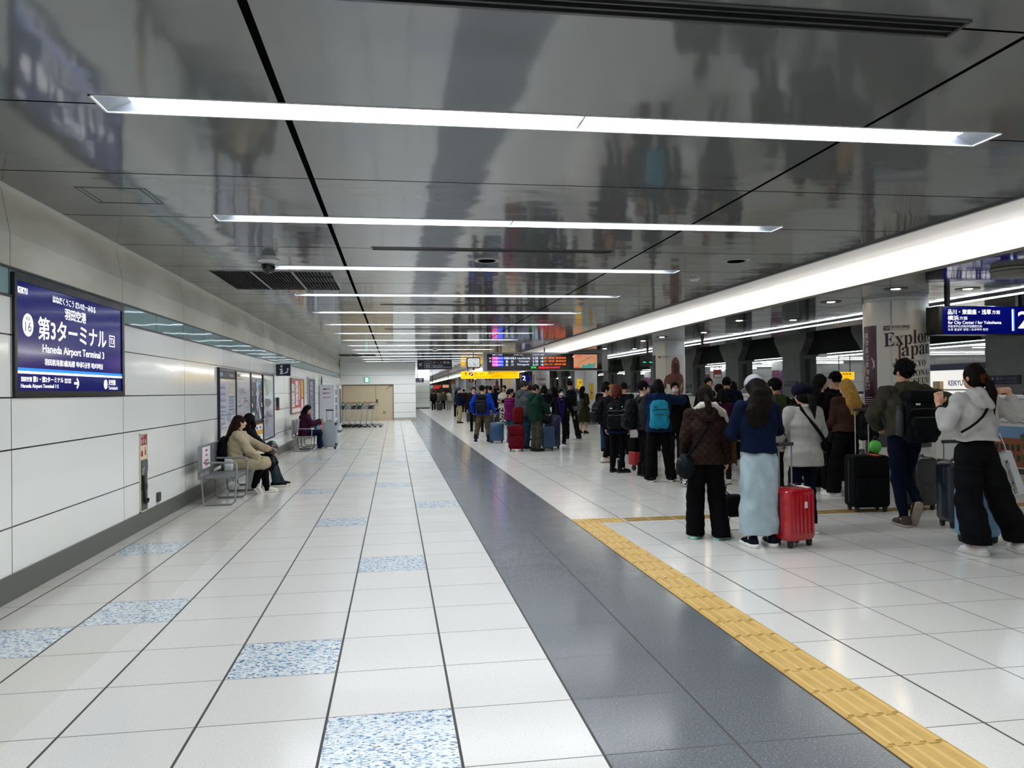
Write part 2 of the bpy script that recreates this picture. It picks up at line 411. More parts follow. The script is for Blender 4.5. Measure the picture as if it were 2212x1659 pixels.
# ---- main ceiling with the recesses of the strips
def ceil_mat(name, base_col, vert=True):
    m, b, t = base(name, base_col, .085, metal=.0, spec=.8)
    p = t.pos(); x, y, z = t.sep(p)
    g = joints(t, y, .755, 1.415, .018)
    if vert: g = orr(t, g, at(t, x, -1.466, .042), at(t, x, 2.055, .03))
    else: g = orr(t, g, at(t, x, 7.1, .012))
    t.l.new(t.mix(g, lin(base_col), lin('#070708')), b.inputs['Base Color']); t.l.new(t.math('MULTIPLY', t.math('SUBTRACT', 1.0, g), .8), b.inputs['Specular IOR Level']); t.l.new(t.math('ADD', t.math('MULTIPLY', g, .6), .085), b.inputs['Roughness'])
    cm = t.new('ShaderNodeCombineXYZ'); t.inp(cm, 0, t.math('FLOOR', t.math('DIVIDE', t.math('ADD', x, 1.466), 3.52))); t.inp(cm, 1, t.math('FLOOR', t.math('DIVIDE', t.math('ADD', y, -.755+141.5), 1.415)))
    pn = t.new('ShaderNodeVectorMath', operation='ADD'); t.l.new(t.scale(p, (.5, .9, 1)), pn.inputs[0]); 
    ms = t.new('ShaderNodeVectorMath', operation='SCALE'); t.l.new(cm.outputs[0], ms.inputs[0]); ms.inputs['Scale'].default_value = 7.3
    t.l.new(ms.outputs[0], pn.inputs[1])
    n = t.bump(t.noise(pn.outputs[0], 2.2, 1.5), .10, .06)
    t.l.new(n, b.inputs['Normal'])
    return m
M_CEIL = ceil_mat('ceiling_panel', '#666869'); M_CEILR = ceil_mat('ceiling_panel_low', '#3e3f40', False)
HOLES = [(LX0, LX1, y-.135, y+.135) for y in LY]
GR = [(-3.262,-1.672,6.75,8.63), (-3.262,-1.672,29.6,31.45)]
SLOT = [(-1.10,1.68,.755-1.415+5.66*i-.075,.755-1.415+5.66*i+.075) for i in range(0, 10)]
def grid_plate(xs, ys, holes, z):
    m = MB()
    for i in range(len(xs)-1):
        for j in range(len(ys)-1):
            cx, cy = (xs[i]+xs[i+1])/2, (ys[j]+ys[j+1])/2
            if any(h[0] < cx < h[1] and h[2] < cy < h[3] for h in holes): continue
            m.quad((xs[i],ys[j],z),(xs[i],ys[j+1],z),(xs[i+1],ys[j+1],z),(xs[i+1],ys[j],z))
    return m
H_ALL = HOLES+GR+SLOT
m = grid_plate(sorted({-3.775, 4.49}|{h[0] for h in H_ALL}|{h[1] for h in H_ALL}), sorted({YB, 140.0}|{h[2] for h in H_ALL}|{h[3] for h in H_ALL}), H_ALL, ZC)
struct(m.build('ceiling', M_CEIL))
struct(MB().box(-4.2,YB,3.42,4.6,140,3.46).build('ceiling_void', mat('#0a0a0b', .9)))
# ---- strip lights
M_FIX = mat('#d9dcde', .35); M_TUBE = emis('#f4f9ff', LAMP_STRIP); M_GLOW = base('strip_reflector', '#858b93', .4)[0]
def strip_light(i, y):
    if i < 4: lab = 'long recessed ceiling light strip behind the viewpoint, %s back from the camera' % ORD[3-i]
    else:
        k = i-4; lab = ('%s long white light strip in the ceiling, counted from the camera' % ORD[k]) if k < 20 else 'far ceiling light strip at row %d of the ceiling' % (k+1)
    o = thing('ceiling_light', lab, 'ceiling light', (0, y, ZC), group='recessed light strips across the ceiling')
    m = MB(); a, b = LX0, LX1; hw = .135; d = .055
    for q in ((a,-hw,b,-hw+.012),(a,hw-.012,b,hw)): m.box(q[0],q[1],-.004,q[2],q[3],.004)
    m.box(a,-hw,-.004,a+.012,hw,.004); m.box(b-.012,-hw,-.004,b,hw,.004)
    m.build('frame', M_FIX, o)
    m = MB()
    m.quad((a,-hw,0),(b,-hw,0),(b-.15,-.10,d),(a+.15,-.10,d)); m.quad((a,hw,0),(b,hw,0),(b-.15,.10,d),(a+.15,.10,d))
    m.quad((a,-hw,0),(a,hw,0),(a+.15,.10,d),(a+.15,-.10,d)); m.quad((b,-hw,0),(b,hw,0),(b-.15,.10,d),(b-.15,-.10,d))
    m.box((a+b)/2-.006,-.13,.012,(a+b)/2+.006,.13,.06)
    m.build('reflector', M_GLOW, o)
    m = MB(); m.quad((a+.15,-.10,d),(b-.15,-.10,d),(b-.15,.10,d),(a+.15,.10,d)); m.build('diffuser', M_TUBE, o)
for i, y in enumerate(LY):
    if y < 118: strip_light(i, y)
# ---- air slots and grilles
def air_slot(i, h):
    o = thing('air_diffuser', '%s black slotted air diffuser in the ceiling, counted from the camera' % ORD[i], 'air vent', (0, (h[2]+h[3])/2, ZC), group='slot diffusers between the light strips')
    m = MB(); a, b, w_ = h[0], h[1], .075
    for s in (-1, 1): m.box(a,s*w_-.01,-.006,b,s*w_+.01,.01)
    m.box(a-.01,-w_,-.006,a+.01,w_,.01); m.box(b-.01,-w_,-.006,b+.01,w_,.01); m.build('frame', mat('#4a4b4c', .3, .6), o)
    m = MB().box(a,-w_,.06,b,w_,.07).build('backing', M_DK, o)
    m = MB()
    for s in (-.025, .025): m.box(a,s-.006,-.004,b,s+.006,.03)
    m.build('slat', mat('#3a3b3c', .35, .5), o)
for i, h in enumerate(SLOT): air_slot(i, h)
def grille(h, lab):
    o = thing('return_grille', lab, 'air vent', (0,0,ZC)); m = MB()
    for k in range(4):
        x = h[0]+(h[1]-h[0])*k/3; m.box(x-.014,h[2],-.006,x+.014,h[3],.02)
    m.box(h[0],h[2]-.012,-.006,h[1],h[2]+.012,.02); m.box(h[0],h[3]-.012,-.006,h[1],h[3]+.012,.02)
    m.build('frame', mat('#8f9192', .3, .6), o)
    MB().box(h[0],h[2],.09,h[1],h[3],.1).build('backing', M_DK, o)
    m = MB(); n = 36
    for k in range(n):
        x = h[0]+(h[1]-h[0])*(k+.5)/n; m.box(x-.004,h[2],.0,x+.004,h[3],.035)
    for k in (1, 2):
        y = h[2]+(h[3]-h[2])*k/3; m.box(h[0],y-.006,.004,h[1],y+.006,.03)
    m.build('slat', mat('#1a1b1c', .5), o)
grille(GR[0], 'large black return air grille in three panels near the ceiling camera')
grille(GR[1], 'distant black return air grille above the luggage carts')
# ---- small things on the ceiling
def ceiling_bits():
    o = thing('security_camera', 'black and white dome camera on the ceiling above the return grille', 'security camera', (-2.36, 5.90, ZC))
    MB().lathe([(.0,0),(.13,0),(.13,-.012),(.085,-.02),(.08,-.05),(.0,-.05)]).build('mount', mat('#d0d2d2', .3), o, True)
    MB().lathe([(.085,-.05),(.085,-.06),(.078,-.10),(.055,-.14),(.02,-.158),(0,-.16)]).build('dome', mat('#0c0d0f', .06), o, True)
    for p, lab in (((3.45,5.48),'round grey speaker plate in the ceiling at right of the second light strip'), ((.284,5.69),'small round speaker plate in the ceiling above the third light strip')):
        o = thing('ceiling_speaker', lab, 'speaker', (p[0], p[1], ZC)); MB().lathe([(0,-.001),(.10,-.001),(.14,-.012),(.16,-.010),(.165,0)]).build('ring', mat('#9b9c9a', .4), o, True)
        MB().lathe([(0,-.0135),(.11,-.0135)]).build('mesh_cover', mat('#6b6c6b', .6), o)
    o = thing('smoke_detector', 'small white smoke detector on the dark ceiling beside the long cove', 'smoke detector', (3.51, 7.01, ZC))
    MB().lathe([(.075,0),(.075,-.02),(.05,-.04),(0,-.045)]).build('body', mat('#b9bab8', .4), o, True)
    o = thing('access_hatch', 'square access hatch outlined in the ceiling by the left wall', 'hatch', (0,0,ZC)); x0,x1,y0,y1 = -3.30,-2.78,2.60,3.10
    m = MB()
    for a in ((x0,y0,x1,y0+.006),(x0,y1-.006,x1,y1),(x0,y0,x0+.006,y1),(x1-.006,y0,x1,y1),(x0+.04,y0,x0+.046,y1),(x1-.046,y0,x1-.04,y1)): m.box(a[0],a[1],-.003,a[2],a[3],.001)
    m.build('frame', mat('#3b3c3d', .4), o)
    o = thing('hanging_antenna', 'grey cylinder hanging on a thin rod from the ceiling above the cart sign', 'antenna', (.575, 24.0, ZC))
    MB().tube([(0,0,0),(0,0,-.05)], .012).build('rod', M_CHROME, o); MB().lathe([(.0,-.04),(.09,-.04),(.09,-.17),(.07,-.185),(0,-.185)]).build('can', mat('#a3a398', .4), o, True)
ceiling_bits()
# ---- lit cove and the low dark ceiling over the queue
def cove():
    prof = [(4.49,3.165),(4.53,3.18),(4.9,3.215),(5.25,3.235),(5.5,3.225),(5.66,3.18),(5.735,3.10)]
    m = MB()
    for i in range(len(prof)-1):
        a, b = prof[i], prof[i+1]; m.quad((a[0],YB,a[1]),(b[0],YB,b[1]),(b[0],140,b[1]),(a[0],140,a[1]))
    o = m.build('ceiling_cove', mat('#dedcd9', .55), None, True); struct(o)
    struct(MB().box(4.455,YB,3.150,4.492,140,3.172).build('trim_2', mat('#4c4d4e', .4)))
    t_ = thing('cove_light', 'long glowing light line along the lip of the white ceiling cove', 'cove light', (0,0,0))
    MB().prism([(5.70,3.0),(5.86,3.0),(5.86,3.06),(5.73,3.06)], 'y', YB, 140).build('lip', mat('#8d8981', .5), t_)
    MB().quad((5.695,YB,3.055),(5.695,140,3.055),(5.725,140,3.095),(5.725,YB,3.095)).build('light_line', emis('#fffdf8', LAMP_COVE), t_)
cove()
o = MB().box(5.86,YB,ZL,9.95,140,ZL+.06).build('ceiling_low', M_CEILR); struct(o)
def down_light(p, lab):
    o = thing('downlight', lab, 'downlight', (p[0], p[1], ZL), group='round downlights in the low dark ceiling')
    MB().lathe([(.10,-.004),(.15,-.010),(.17,-.008),(.175,0)]).build('ring', mat('#2a2b2c', .3), o, True)
    MB().lathe([(0,-.0065),(.065,-.0065)]).build('lens', emis('#fff5e2', LAMP_DOWN), o)
for p, lab in (((6.555,6.74),'round warm downlight just in front of the nearest column'),((7.694,6.67),'round warm downlight above the blue platform sign'),((6.525,8.42),'warm downlight left of the nearest column top'),
   ((6.49,11.9),'warm downlight behind the nearest column, towards the cove'),((7.65,11.76),'warm downlight behind the nearest column, towards the tracks'),((7.1,15.3),'warm downlight between the first two columns'),
   ((6.57,17.0),'warm downlight just in front of the second column'),((6.55,18.6),'warm downlight left of the second column top'),((6.55,22.9),'warm downlight past the second column, by the cove'),((7.65,22.9),'warm downlight past the second column, by the tracks'),
   ((6.55,27.5),'warm downlight near the right end of the departure board'),((7.65,27.5),'warm downlight behind the right end of the departure board'),((6.55,33.0),'distant warm downlight beyond the third column'),((7.65,2.5),'warm downlight over the right edge of the view')): down_light(p, lab)
o = thing('ceiling_projector', 'round grey drum fitting under the low ceiling, in front of the platform sign', 'ceiling fitting', (6.86, 4.87, ZL))
MB().lathe([(0,0),(.26,0),(.25,-.015),(.22,-.02),(.24,-.03),(.235,-.085),(.22,-.095),(0,-.1)], n=40).build('drum', mat('#8b8a82', .45), o, True)
def edge_light(i, y0, y1, lab):
    o = thing('edge_light', lab, 'light line', (8.7, 0, ZL-.002), group='light lines along the platform edge')
    MB().box(-.045,y0,-.035,.045,y1,0).build('housing', mat('#8a8c8e', .4), o)
    MB().box(-.035,y0+.02,-.05,.035,y1-.02,-.0351).build('diffuser', emis('#f2faff', LAMP_EDGE), o)
for i, (a, b) in enumerate([(-12,19.1),(19.45,43),(43.3,70),(70.3,110)]): edge_light(i, a, b, '%s white light line along the platform edge, counted from the camera' % ORD[i])
# ================================================================ platform edge, tracks and the opposite platform
M_CON = base('concrete_grey', '#5f615f', .7); t = M_CON[2]
f_ = t.noise(t.pos(), 2.2, 6.0, .6); t.l.new(t.ramp(f_, [(.3, lin('#848682')), (.7, lin('#9c9e99'))]), M_CON[1].inputs['Base Color']); M_CON = M_CON[0]
M_VOID = mat('#17181a', .8); M_NAVY = mat('#14183c', .4); M_WPAN = mat('#c6c7c2', .35); M_STEEL = mat('#a9abac', .3, .7)
struct(MB().box(9.95,YB,-1.3,17.2,140,-1.2).box(9.95,YB,-1.2,9.96,140,-.0).box(17.19,YB,-1.2,17.2,140,0).build('ground_track', M_VOID))
struct(MB().box(9.95,YB,3.75,17.2,140,3.8).box(9.95,YB,ZL,9.97,140,3.75).build('ceiling_track', M_VOID))
struct(MB().box(13.25,YB,2.66,13.45,140,3.75).build('wall_beam', M_VOID))
struct(MB().box(17.2,YB,-.2,27,140,0).build('floor_opposite', tile_mat('tile_opposite', 'light')))
struct(MB().box(17.2,YB,3.0,27.2,140,3.05).box(17.2,YB,3.05,17.25,140,3.75).build('ceiling_opposite', base('ceiling_pale', '#b9bab8', .12, metal=.35)[0]))
struct(MB().box(27,YB,0,27.2,140,3.3).build('wall_opposite', enamel('enamel_opposite', '#d8d9d4', [.6,1.2,1.8,2.4], 0, 1.5, .2)))
for i, y in enumerate([-10.8, -1.0]+[11.4+4.85*k for k in range(0, 20)]):
    near = ['behind the viewpoint', 'beside the viewpoint']
    lab = ('grey concrete pier between the tracks, '+near[i]) if i < 2 else '%s grey concrete pier between the tracks, counted from the camera' % (ORD[i-2] if i-2 < 20 else 'last')
    o = thing('track_pier', lab, 'pier', (13.0, y, 0), group='concrete piers between the tracks')
    MB().rbox(0,0,-1.2,.62,1.25,2.63,.03,axis='z',edge=0.0).build('shaft', M_CON, o)
    MB().prism([(0,2.63),(1.25,2.63),(1.75,3.2),(1.75,3.75),(-.5,3.75),(-.5,3.2)], 'x', -.04, .68).build('haunch', M_CON, o)
    MB().box(.22,-.04,.0,.34,0,2.5).build('conduit', mat('#4a4b4a', .5), o)
    if i >= 2:
        s = MB().box(-.03,.18,1.56,-.001,1.08,1.76).build('name_plate', M_NAVY, o)
        if i < 6:
            d = Decal(.004); d.disc(.10,.13,.035,.04); d.text('+第3ターミナル T3',.17,.09,.62,.075); d.text('Terminal 3  터미널  航站楼',.20,.03,.62,.035)
            q = d.build('lettering', mat('#9ba3c4', .4), s); q.rotation_euler = (0,0,-PI/2); q.location = (-.031, 1.08, 1.56)
for i in range(8):
    y = -4+i*9.7
    o = thing('tunnel_lamp', '%s dim lamp housing under the dark ceiling over the tracks' % ORD[i], 'lamp', (11.6, y+8.6, 3.33), group='dim lamps over the tracks')
    MB().box(-.08,-.9,0,.08,.9,.06).build('housing', mat('#4f4d42', .5), o); MB().tube([(0,0,.06),(0,0,.42)], .02).build('rod', M_VOID, o)
# ---- platform barriers
def barrier(i, y0, y1, door):
    lab = ['white waist high platform barrier unit', 'pale sliding door of the platform barrier'][door]+', %s along the platform from the camera' % ORD[i]
    o = thing('platform_barrier', lab, 'platform barrier', (9.75, y0, 0), group='platform barrier units'); L = y1-y0
    if door:
        MB().rbox(.06,0,.06,.14,L/2-.004,1.26,.02,axis='x').build('door_leaf', mat('#b8b6ab', .4), o); MB().rbox(.06,L/2+.004,.06,.14,L,1.26,.02,axis='x').build('door_leaf', mat('#b8b6ab', .4), o)
        MB().box(.05,0,0,.16,L,.06).build('sill', M_VOID, o)
    else:
        MB().rbox(0,0,.10,.22,L,1.30,.02,axis='x').build('cabinet', M_WPAN, o); MB().rbox(-.02,-.01,1.30,.24,L+.01,1.37,.02,axis='y').build('top_rail', mat('#e2e3e0', .3), o)
        MB().box(.02,0,0,.2,L,.10).build('plinth', mat('#3a3b3b', .5), o); MB().rbox(.05,L*.06,1.37,.19,L*.3,1.43,.015).build('sensor_box', mat('#3e3f40', .4), o)
        MB().box(.03,L*.42,1.372,.08,L*.46,1.40).build('red_lamp', mat('#a01420', .3), o)
    return o
BAR = []; y = -9.2; i = 0
while y < 75:
    L = 3.0 if i % 2 == 0 else 2.4
    BAR.append(barrier(i % 20, y, y+L, i % 2)) if i < 20 else None
    y += L+.02; i += 1
# poster on the barrier in view
def barrier_poster():
    o = thing('barrier_poster', 'poster of a brick museum building fixed on the platform barrier behind the silver bag', 'poster', (9.745, 8.66, .10), -PI/2)
    MB().box(0,-.006,0,.92,0,1.0).build('sheet', mat('#cfcdc6', .4), o)
    d = Decal(.009); d.text('\U0001d404\U0001d431\U0001d429\U0001d425\U0001d428\U0001d42b\U0001d41e \U0001d409\U0001d41a\U0001d429\U0001d41a\U0001d427',.05,.84,.80,.10,0); d.text('TOKYO NATIONAL MUSEUM',.10,.77,.76,.035,.01); d.build('lettering', mat('#17171a', .5), o)
    d = Decal(.008); d.rect(.06,.02,.84,.70); d.build('sky', mat('#6f8fb8', .5), o)
    d = Decal(.010); d.rect(.06,.02,.66,.46); d.poly([(.04,.48),(.74,.48),(.70,.52),(.08,.52)]); d.build('facade', mat('#8a4f2a', .5), o)
    d = Decal(.012)
    for k in range(5):
        for z in (.12, .30): d.rect(.10+.12*k,z,.07,.11)
    d.build('windows', mat('#2b2622', .4), o)
    d = Decal(.012); rng = random.Random(3)
    for k in range(40): d.disc(.70+.17*rng.random(), .07+.58*rng.random(), .05, .05, 8)
    d.build('tree', mat('#44582f', .6), o)
barrier_poster()
# ---- opposite platform
def opposite():
    for k, y in enumerate((10, 30, 52, 80)):
        o = thing('platform_light', '%s bright light line along the far platform' % ORD[k], 'light line', (18.8, y, 2.998), group='light lines along the far platform')
        MB().box(-.09,0,-.06,.09,19,0).build('housing', M_FIX, o); MB().box(-.085,.02,-.09,.085,18.98,-.0601).build('diffuser', emis('#f4fbff', LAMP_FAR), o)
    for k in range(12):
        y = 5.5+5.66*k
        o = thing('cross_light', '%s light strip across the far platform ceiling' % ORD[k], 'ceiling light', (20.8, y, 2.998), group='cross strips over the far platform')
        MB().box(0,-.09,-.03,5.2,.09,0).build('housing', M_FIX, o); MB().box(.02,-.08,-.05,5.18,.08,-.0301).build('diffuser', emis('#f4fbff', LAMP_FAR), o)
    for k, y in enumerate((13.5, 24.2, 34.9, 45.6, 56.3)):
        o = thing('far_column', '%s round column on the far platform' % ORD[k], 'column', (19.6, y, 0), group='columns of the far platform')
        MB().lathe([(.5,0),(.5,3.0)], n=32).build('cladding', mat('#c4c5c0', .35, .3), o, True)
        c = [(-.505*math.sin(a), -.505*math.cos(a)) for a in np.linspace(-1.9, 1.9, 30)]
        m = MB()
        for q in range(29): m.quad((c[q][0],c[q][1],.5),(c[q+1][0],c[q+1][1],.5),(c[q+1][0],c[q+1][1],2.45),(c[q][0],c[q][1],2.45))
        bm, bb, tt = base('poster_purple', '#7b4a66', .4)
        if bb is not None:
            v = tt.noise(tt.obj(), 9.0, 2.0); tt.l.new(tt.ramp(v, [(.5, lin('#734863')), (.66, lin('#8d6480')), (.72, lin('#e6dbe2'))]), bb.inputs['Base Color'])
        m.build('poster', bm, o, True)
    def hang(name, lab, X, Y, z0, W, H, col, rz=0.0):
        o = thing(name, lab, 'sign', (X, Y, z0), rz); MB().box(0,0,0,W,.08,H).build('panel', col, o)
        for s in (.2, .8): MB().tube([(W*s,.04,H),(W*s,.04,3.0-z0)], .02).build('hanger', M_DK, o)
        return o
    o = hang('fare_sign', 'yellow fare adjustment sign hanging over the far platform', 19.75, 30.0, 1.87, .95, .36, emis('#ffbe0a', 1.0))
    d = Decal(.004); d.text('精算機',.34,.20,.46,.12); d.text('Fare Adjustment',.24,.11,.6,.05); d.text('精算机 정산기',.28,.03,.52,.05); d.build('lettering', M_DK, o)
    o = hang('fire_sign', 'red and white notice hanging over the far platform between two piers', 20.0, 44.7, 2.25, .55, .5, mat('#b04a3e', .5))
    d = Decal(.004); d.rect(.05,.03,.45,.15); d.build('lower_panel', M_WHITE, o)
    o = hang('line_sign', 'dark blue line sign on the far platform beside its purple column', 19.0, 33.0, 1.5, .5, 1.1, emis('#1a2c78', .8))
    d = Decal(.004)
    for k in range(6): d.rect(.06,.12+.16*k,.38-.05*(k % 3),.07)
    d.build('lettering', M_WHITE, o)
    # shop front with its sign
    o = thing('shop_front', 'lit white shop front with navy band on the far platform', 'shop', (26.95, 33.2, 0), -PI/2)
    MB().box(0,-.03,.2,8.2,0,2.3).build('front_panel', emis('#f2efe9', .8), o); MB().box(-.2,-.10,2.3,8.4,0,2.62).build('fascia', mat('#121a4a', .4), o)
    d = Decal(.036); d.text('KEIKYU',1.56,1.52,1.0,.26,.05); d.build('lettering', mat('#1d4fa0', .4), o)
    MB().box(.7,-.25,.6,1.2,-.03,1.75).build('display_board', mat('#c9ae88', .5), o); MB().box(-.2,-.3,1.28,8.4,-.03,1.34).build('counter', mat('#8a8a86', .4), o)
opposite()
# ================================================================ columns
def bend(mb, R, step=.05):
    """wrap lettering built on the plane y=-d (x = arc length) round a column of radius R"""
    me = bpy.data.meshes.new('bend'); me.from_pydata(mb.v, [], mb.f); bm = bmesh.new(); bm.from_mesh(me); bpy.data.meshes.remove(me)
    xs = [v.co.x for v in bm.verts]; x = math.ceil(min(xs)/step)*step
    while x < max(xs):
        bmesh.ops.bisect_plane(bm, geom=bm.verts[:]+bm.edges[:]+bm.faces[:], plane_co=(x,0,0), plane_no=(1,0,0)); x += step
    for v in bm.verts:
        a = v.co.x/R; r = R-v.co.y; v.co = (r*math.sin(a), -r*math.cos(a), v.co.z)
    out = MB(); bm.verts.index_update(); out.v = [tuple(v.co) for v in bm.verts]; out.f = [tuple(q.index for q in f.verts) for f in bm.faces]; out.mi = [0]*len(out.f); bm.free(); return out
def sheet(R, a0, a1, z0, z1, n=40):
    m = MB()
    for i in range(n):
        p, q = a0+(a1-a0)*i/n, a0+(a1-a0)*(i+1)/n
        m.quad((R*math.sin(p),-R*math.cos(p),z0),(R*math.sin(q),-R*math.cos(q),z0),(R*math.sin(q),-R*math.cos(q),z1),(R*math.sin(p),-R*math.cos(p),z1))
    return m
def serif(s):
    o = ''
    for ch in s:
        if 'A' <= ch <= 'Z': o += chr(0x1D400+ord(ch)-65)
        elif 'a' <= ch <= 'z': o += chr(0x1D41A+ord(ch)-97)
        else: o += ch
    return o
M_CLAD = base('column_cladding', '#d6d8d9', .38, metal=.12)[0]; M_MAROON = base('poster_maroon', '#3f1a2e', .25, coat=.4)[0]; M_PAPER = base('poster_paper', '#cfcfca', .3, coat=.3)[0]
M_INK = mat('#241521', .5); M_SKY = base('poster_sky', '#8e93a8', .3, coat=.3)[0]; M_ROOFD = mat('#3b3d42', .4)
FACE = math.atan2(-(7.6+.86), (8.6+3.8))*0  # posters face straight back along the hall
def column(y, lab, post, x=7.6, rot=0.0):
    o = thing('round_column', lab, 'column', (x, y, 0), rot, group='silver clad columns down the platform')
    m = MB().lathe([(.5,.30),(.5,2.94),(.485,2.945),(.485,3.0)], n=64); 
    m.build('cladding', M_CLAD, o, True)
    MB().lathe([(.49,0),(.49,.30)], n=48).build('plinth', mat('#6c6a66', .4), o, True)
    m = MB()
    for a in (-.13, 1.45, -1.7): m.box(.5*math.sin(a)-.004,-.503*math.cos(a)-.001,.3,.5*math.sin(a)+.004,-.499*math.cos(a)+.004,2.94)
    m.build('seam', M_DK, o)
    if post: post(o)
    return o
def poster_one(o):
    R = .504
    sheet(R,-1.30,-.60,.33,2.55).build('poster_side_strip', M_MAROON, o, True); sheet(R,-.60,1.75,.33,2.55).build('poster_sheet', M_PAPER, o, True)
    sheet(R+.002,-.60,1.75,.55,1.42).build('poster_picture', M_SKY, o, True)
    q = Decal(.0045)
    def sk(p, k=.13): return (p[0], p[1], p[2]+k*(p[0]+.2))
    q.text(serif('Explore'),-.18,2.12,.86,.285,.0,fn=lambda p: (p[0], p[1], p[2]+.10*(p[0]+.18)))
    q.text(serif('apan'),.075,1.96,.56,.22,.0,fn=lambda p: (p[0], p[1], p[2]+.10*(p[0]-.07)))
    q.text(serif('at'),-.055,1.85,.085,.075,.0,fn=lambda p: sk(p,.08)); q.text(serif('TOKYO'),.06,1.82,.44,.10,.0,fn=lambda p: sk(p,.08)); q.text(serif('NATIONAL'),-.02,1.665,.66,.10,.0,fn=lambda p: sk(p,.08)); q.text(serif('MUSEUM'),.04,1.535,.56,.10,.0,fn=lambda p: sk(p,.08))
    q.text('東京国立博物館',-.065,2.485,.27,.045); q.text('TOKYO NATIONAL MUSEUM',-.065,2.455,.27,.018,.0); q.rect(-.185,2.455,.10,.075)
    bend(q.m, R).build('lettering', M_INK, o)
    q = Decal(.0065); q.text('TNM',-.176,2.467,.082,.05,.0); bend(q.m, R).build('logo_lettering', M_PAPER, o)
    q = Decal(.0045); q.text(serif('J'),-.015,1.92,.10,.29,.0); bend(q.m, R).build('initial', mat('#6b3f22', .5), o)
    q = Decal(.0065); q.poly([(-.30,1.12),(.10,1.26),(.60,1.22),(.80,1.08)]); q.rect(-.30,.55,1.15,.52); bend(q.m, R).build('picture_roof', M_ROOFD, o)
    q = Decal(.0045); rng = random.Random(5)
    for i, ch in enumerate('東京国立博物館'): q.text(ch,-.565+.012*(i % 2),2.34-.12*i,.09,.10)
    q.ring(-.58,1.50,.11,.13,.008); q.line((-.60,1.565),(-.44,1.565),.006)
    for i in range(16): q.rect(-.60,1.36-.035*i-(.06 if i > 3 else 0),.12+.13*rng.random(),.010)
    q.line((-.40,2.02),(-.34,1.86),.014); q.line((-.34,1.98),(-.38,1.84),.012)
    bend(q.m, R).build('side_lettering', mat('#c9bcc6', .5), o)
    q = Decal(.0045); q.rect(-.63,1.72,.05,.09); bend(q.m, R).build('side_mark', mat('#c89a2c', .5), o)
def poster_two(o):
    R = .504
    sheet(R,-1.40,-.90,.33,2.58).build('poster_side_strip', mat('#2b2a2d', .3), o, True); sheet(R,-.90,1.6,.33,2.58).build('poster_sheet', M_PAPER, o, True)
    def P(pts): return [(.30+a*.80, 1.24+b*1.36) for a, b in pts]
    body = [(.35,-.2),(.30,.1),(.28,.30),(.12,.34),(.08,.20),(.0,.25),(.02,.42),(.10,.52),(.27,.56),(.30,.60),(.29,.72),(.32,.84),(.42,.93),(.52,.93),(.62,.84),(.65,.72),(.64,.60),(.67,.56),(.80,.52),(.86,.42),(.84,.20),(.72,.06),(.68,.16),(.76,.26),(.75,.36),(.70,.30),(.66,.1),(.70,-.2)]
    m, b, t = base('carved_figure', '#6b3a2d', .5)
    if b is not None: t.l.new(t.ramp(t.noise(t.scale(t.obj(), (14, 14, 2.5)), 2.5, 4.0), [(.3, lin('#54291f')), (.7, lin('#834f3c'))]), b.inputs['Base Color'])
    q = Decal(.0045); q.poly(P([(a-.57, b) for a, b in body])); bend(q.m, R).build('picture_figure', m, o)
    q = Decal(.0065); q.poly(P([(-.20,.62),(-.15,.56),(-.03,.56),(.02,.62),(.02,.74),(-.03,.80),(-.15,.80),(-.20,.74)])); q.line(P([(-.09,.55)])[0], P([(-.09,.30)])[0], .012)
    bend(q.m, R).build('picture_shade', mat('#3f1d16', .6), o)
    q = Decal(.0045); q.ring(-.34,2.49,.36,.06,.004); q.text('東京国立博物館',-.20,2.505,.20,.03); q.rect(-.32,2.50,.08,.04)
    bend(q.m, R).build('lettering', M_INK, o)
def poster_pink(o):
    R = .504
    sheet(R,-1.2,1.5,.4,2.46).build('poster_sheet', M_PAPER, o, True); sheet(R+.002,-1.2,1.5,.4,1.62).build('poster_picture', mat('#4a3a52', .5), o, True); sheet(R+.002,-1.2,-.85,.4,2.46).build('poster_side_strip', mat('#b06a78', .5), o, True)
    q = Decal(.0065); q.text(serif('Explore'),-.30,2.06,.62,.22,0); q.text(serif('Japan'),-.18,1.76,.5,.24,0); bend(q.m, R).build('lettering', mat('#8f3a4c', .5), o)
def poster_blk(o):
    R = .504
    sheet(R,-1.2,1.2,.5,2.1).build('poster_sheet', M_PAPER, o, True)
    q = Decal(.0065); q.text(serif('Explore'),-.36,1.86,.66,.20,0); q.text(serif('Japan'),-.22,1.60,.5,.22,0); bend(q.m, R).build('lettering', M_INK, o)
def plate_yellow(o):
    R = .503
    sheet(R,-.95,-.35,1.15,2.02).build('exit_plate', emis('#e8b400', .5), o, True)
    q = Decal(.005); q.arrow(-.36,1.80,.14,.14,0,.02); bend(q.m, R).build('arrow', M_DK, o)
    q = Decal(.005)
    for i, ch in enumerate('改札口'): q.text(ch,-.44,1.62-.13*i,.09,.10)
    bend(q.m, R).build('lettering', M_NAVY, o)
    sheet(R+.03,.28,.62,1.12,1.82).build('phone_box', mat('#e8b400', .4), o, True); q = Decal(.036); q.rect(.19,1.36,.06,.1); bend(q.m, R).build('red_button', mat('#c02a20', .4), o)
column(8.05, 'nearest silver round column wrapped in the white Explore Japan poster', poster_one, x=7.46, rot=-.60)
column(19.3, 'second silver column with a poster of a reddish carved figure', poster_two, rot=-.36)
column(29.9, 'third silver column with yellow arrow plate and yellow phone box', plate_yellow, rot=-.2)
column(40.6, 'fourth column with the pink lettered Explore Japan poster', poster_pink, rot=-.2)
column(53.4, 'fifth silver column behind the right end of the yellow exit sign', None)
column(62.0, 'sixth silver column below the middle of the yellow exit sign', poster_two, rot=-.1)
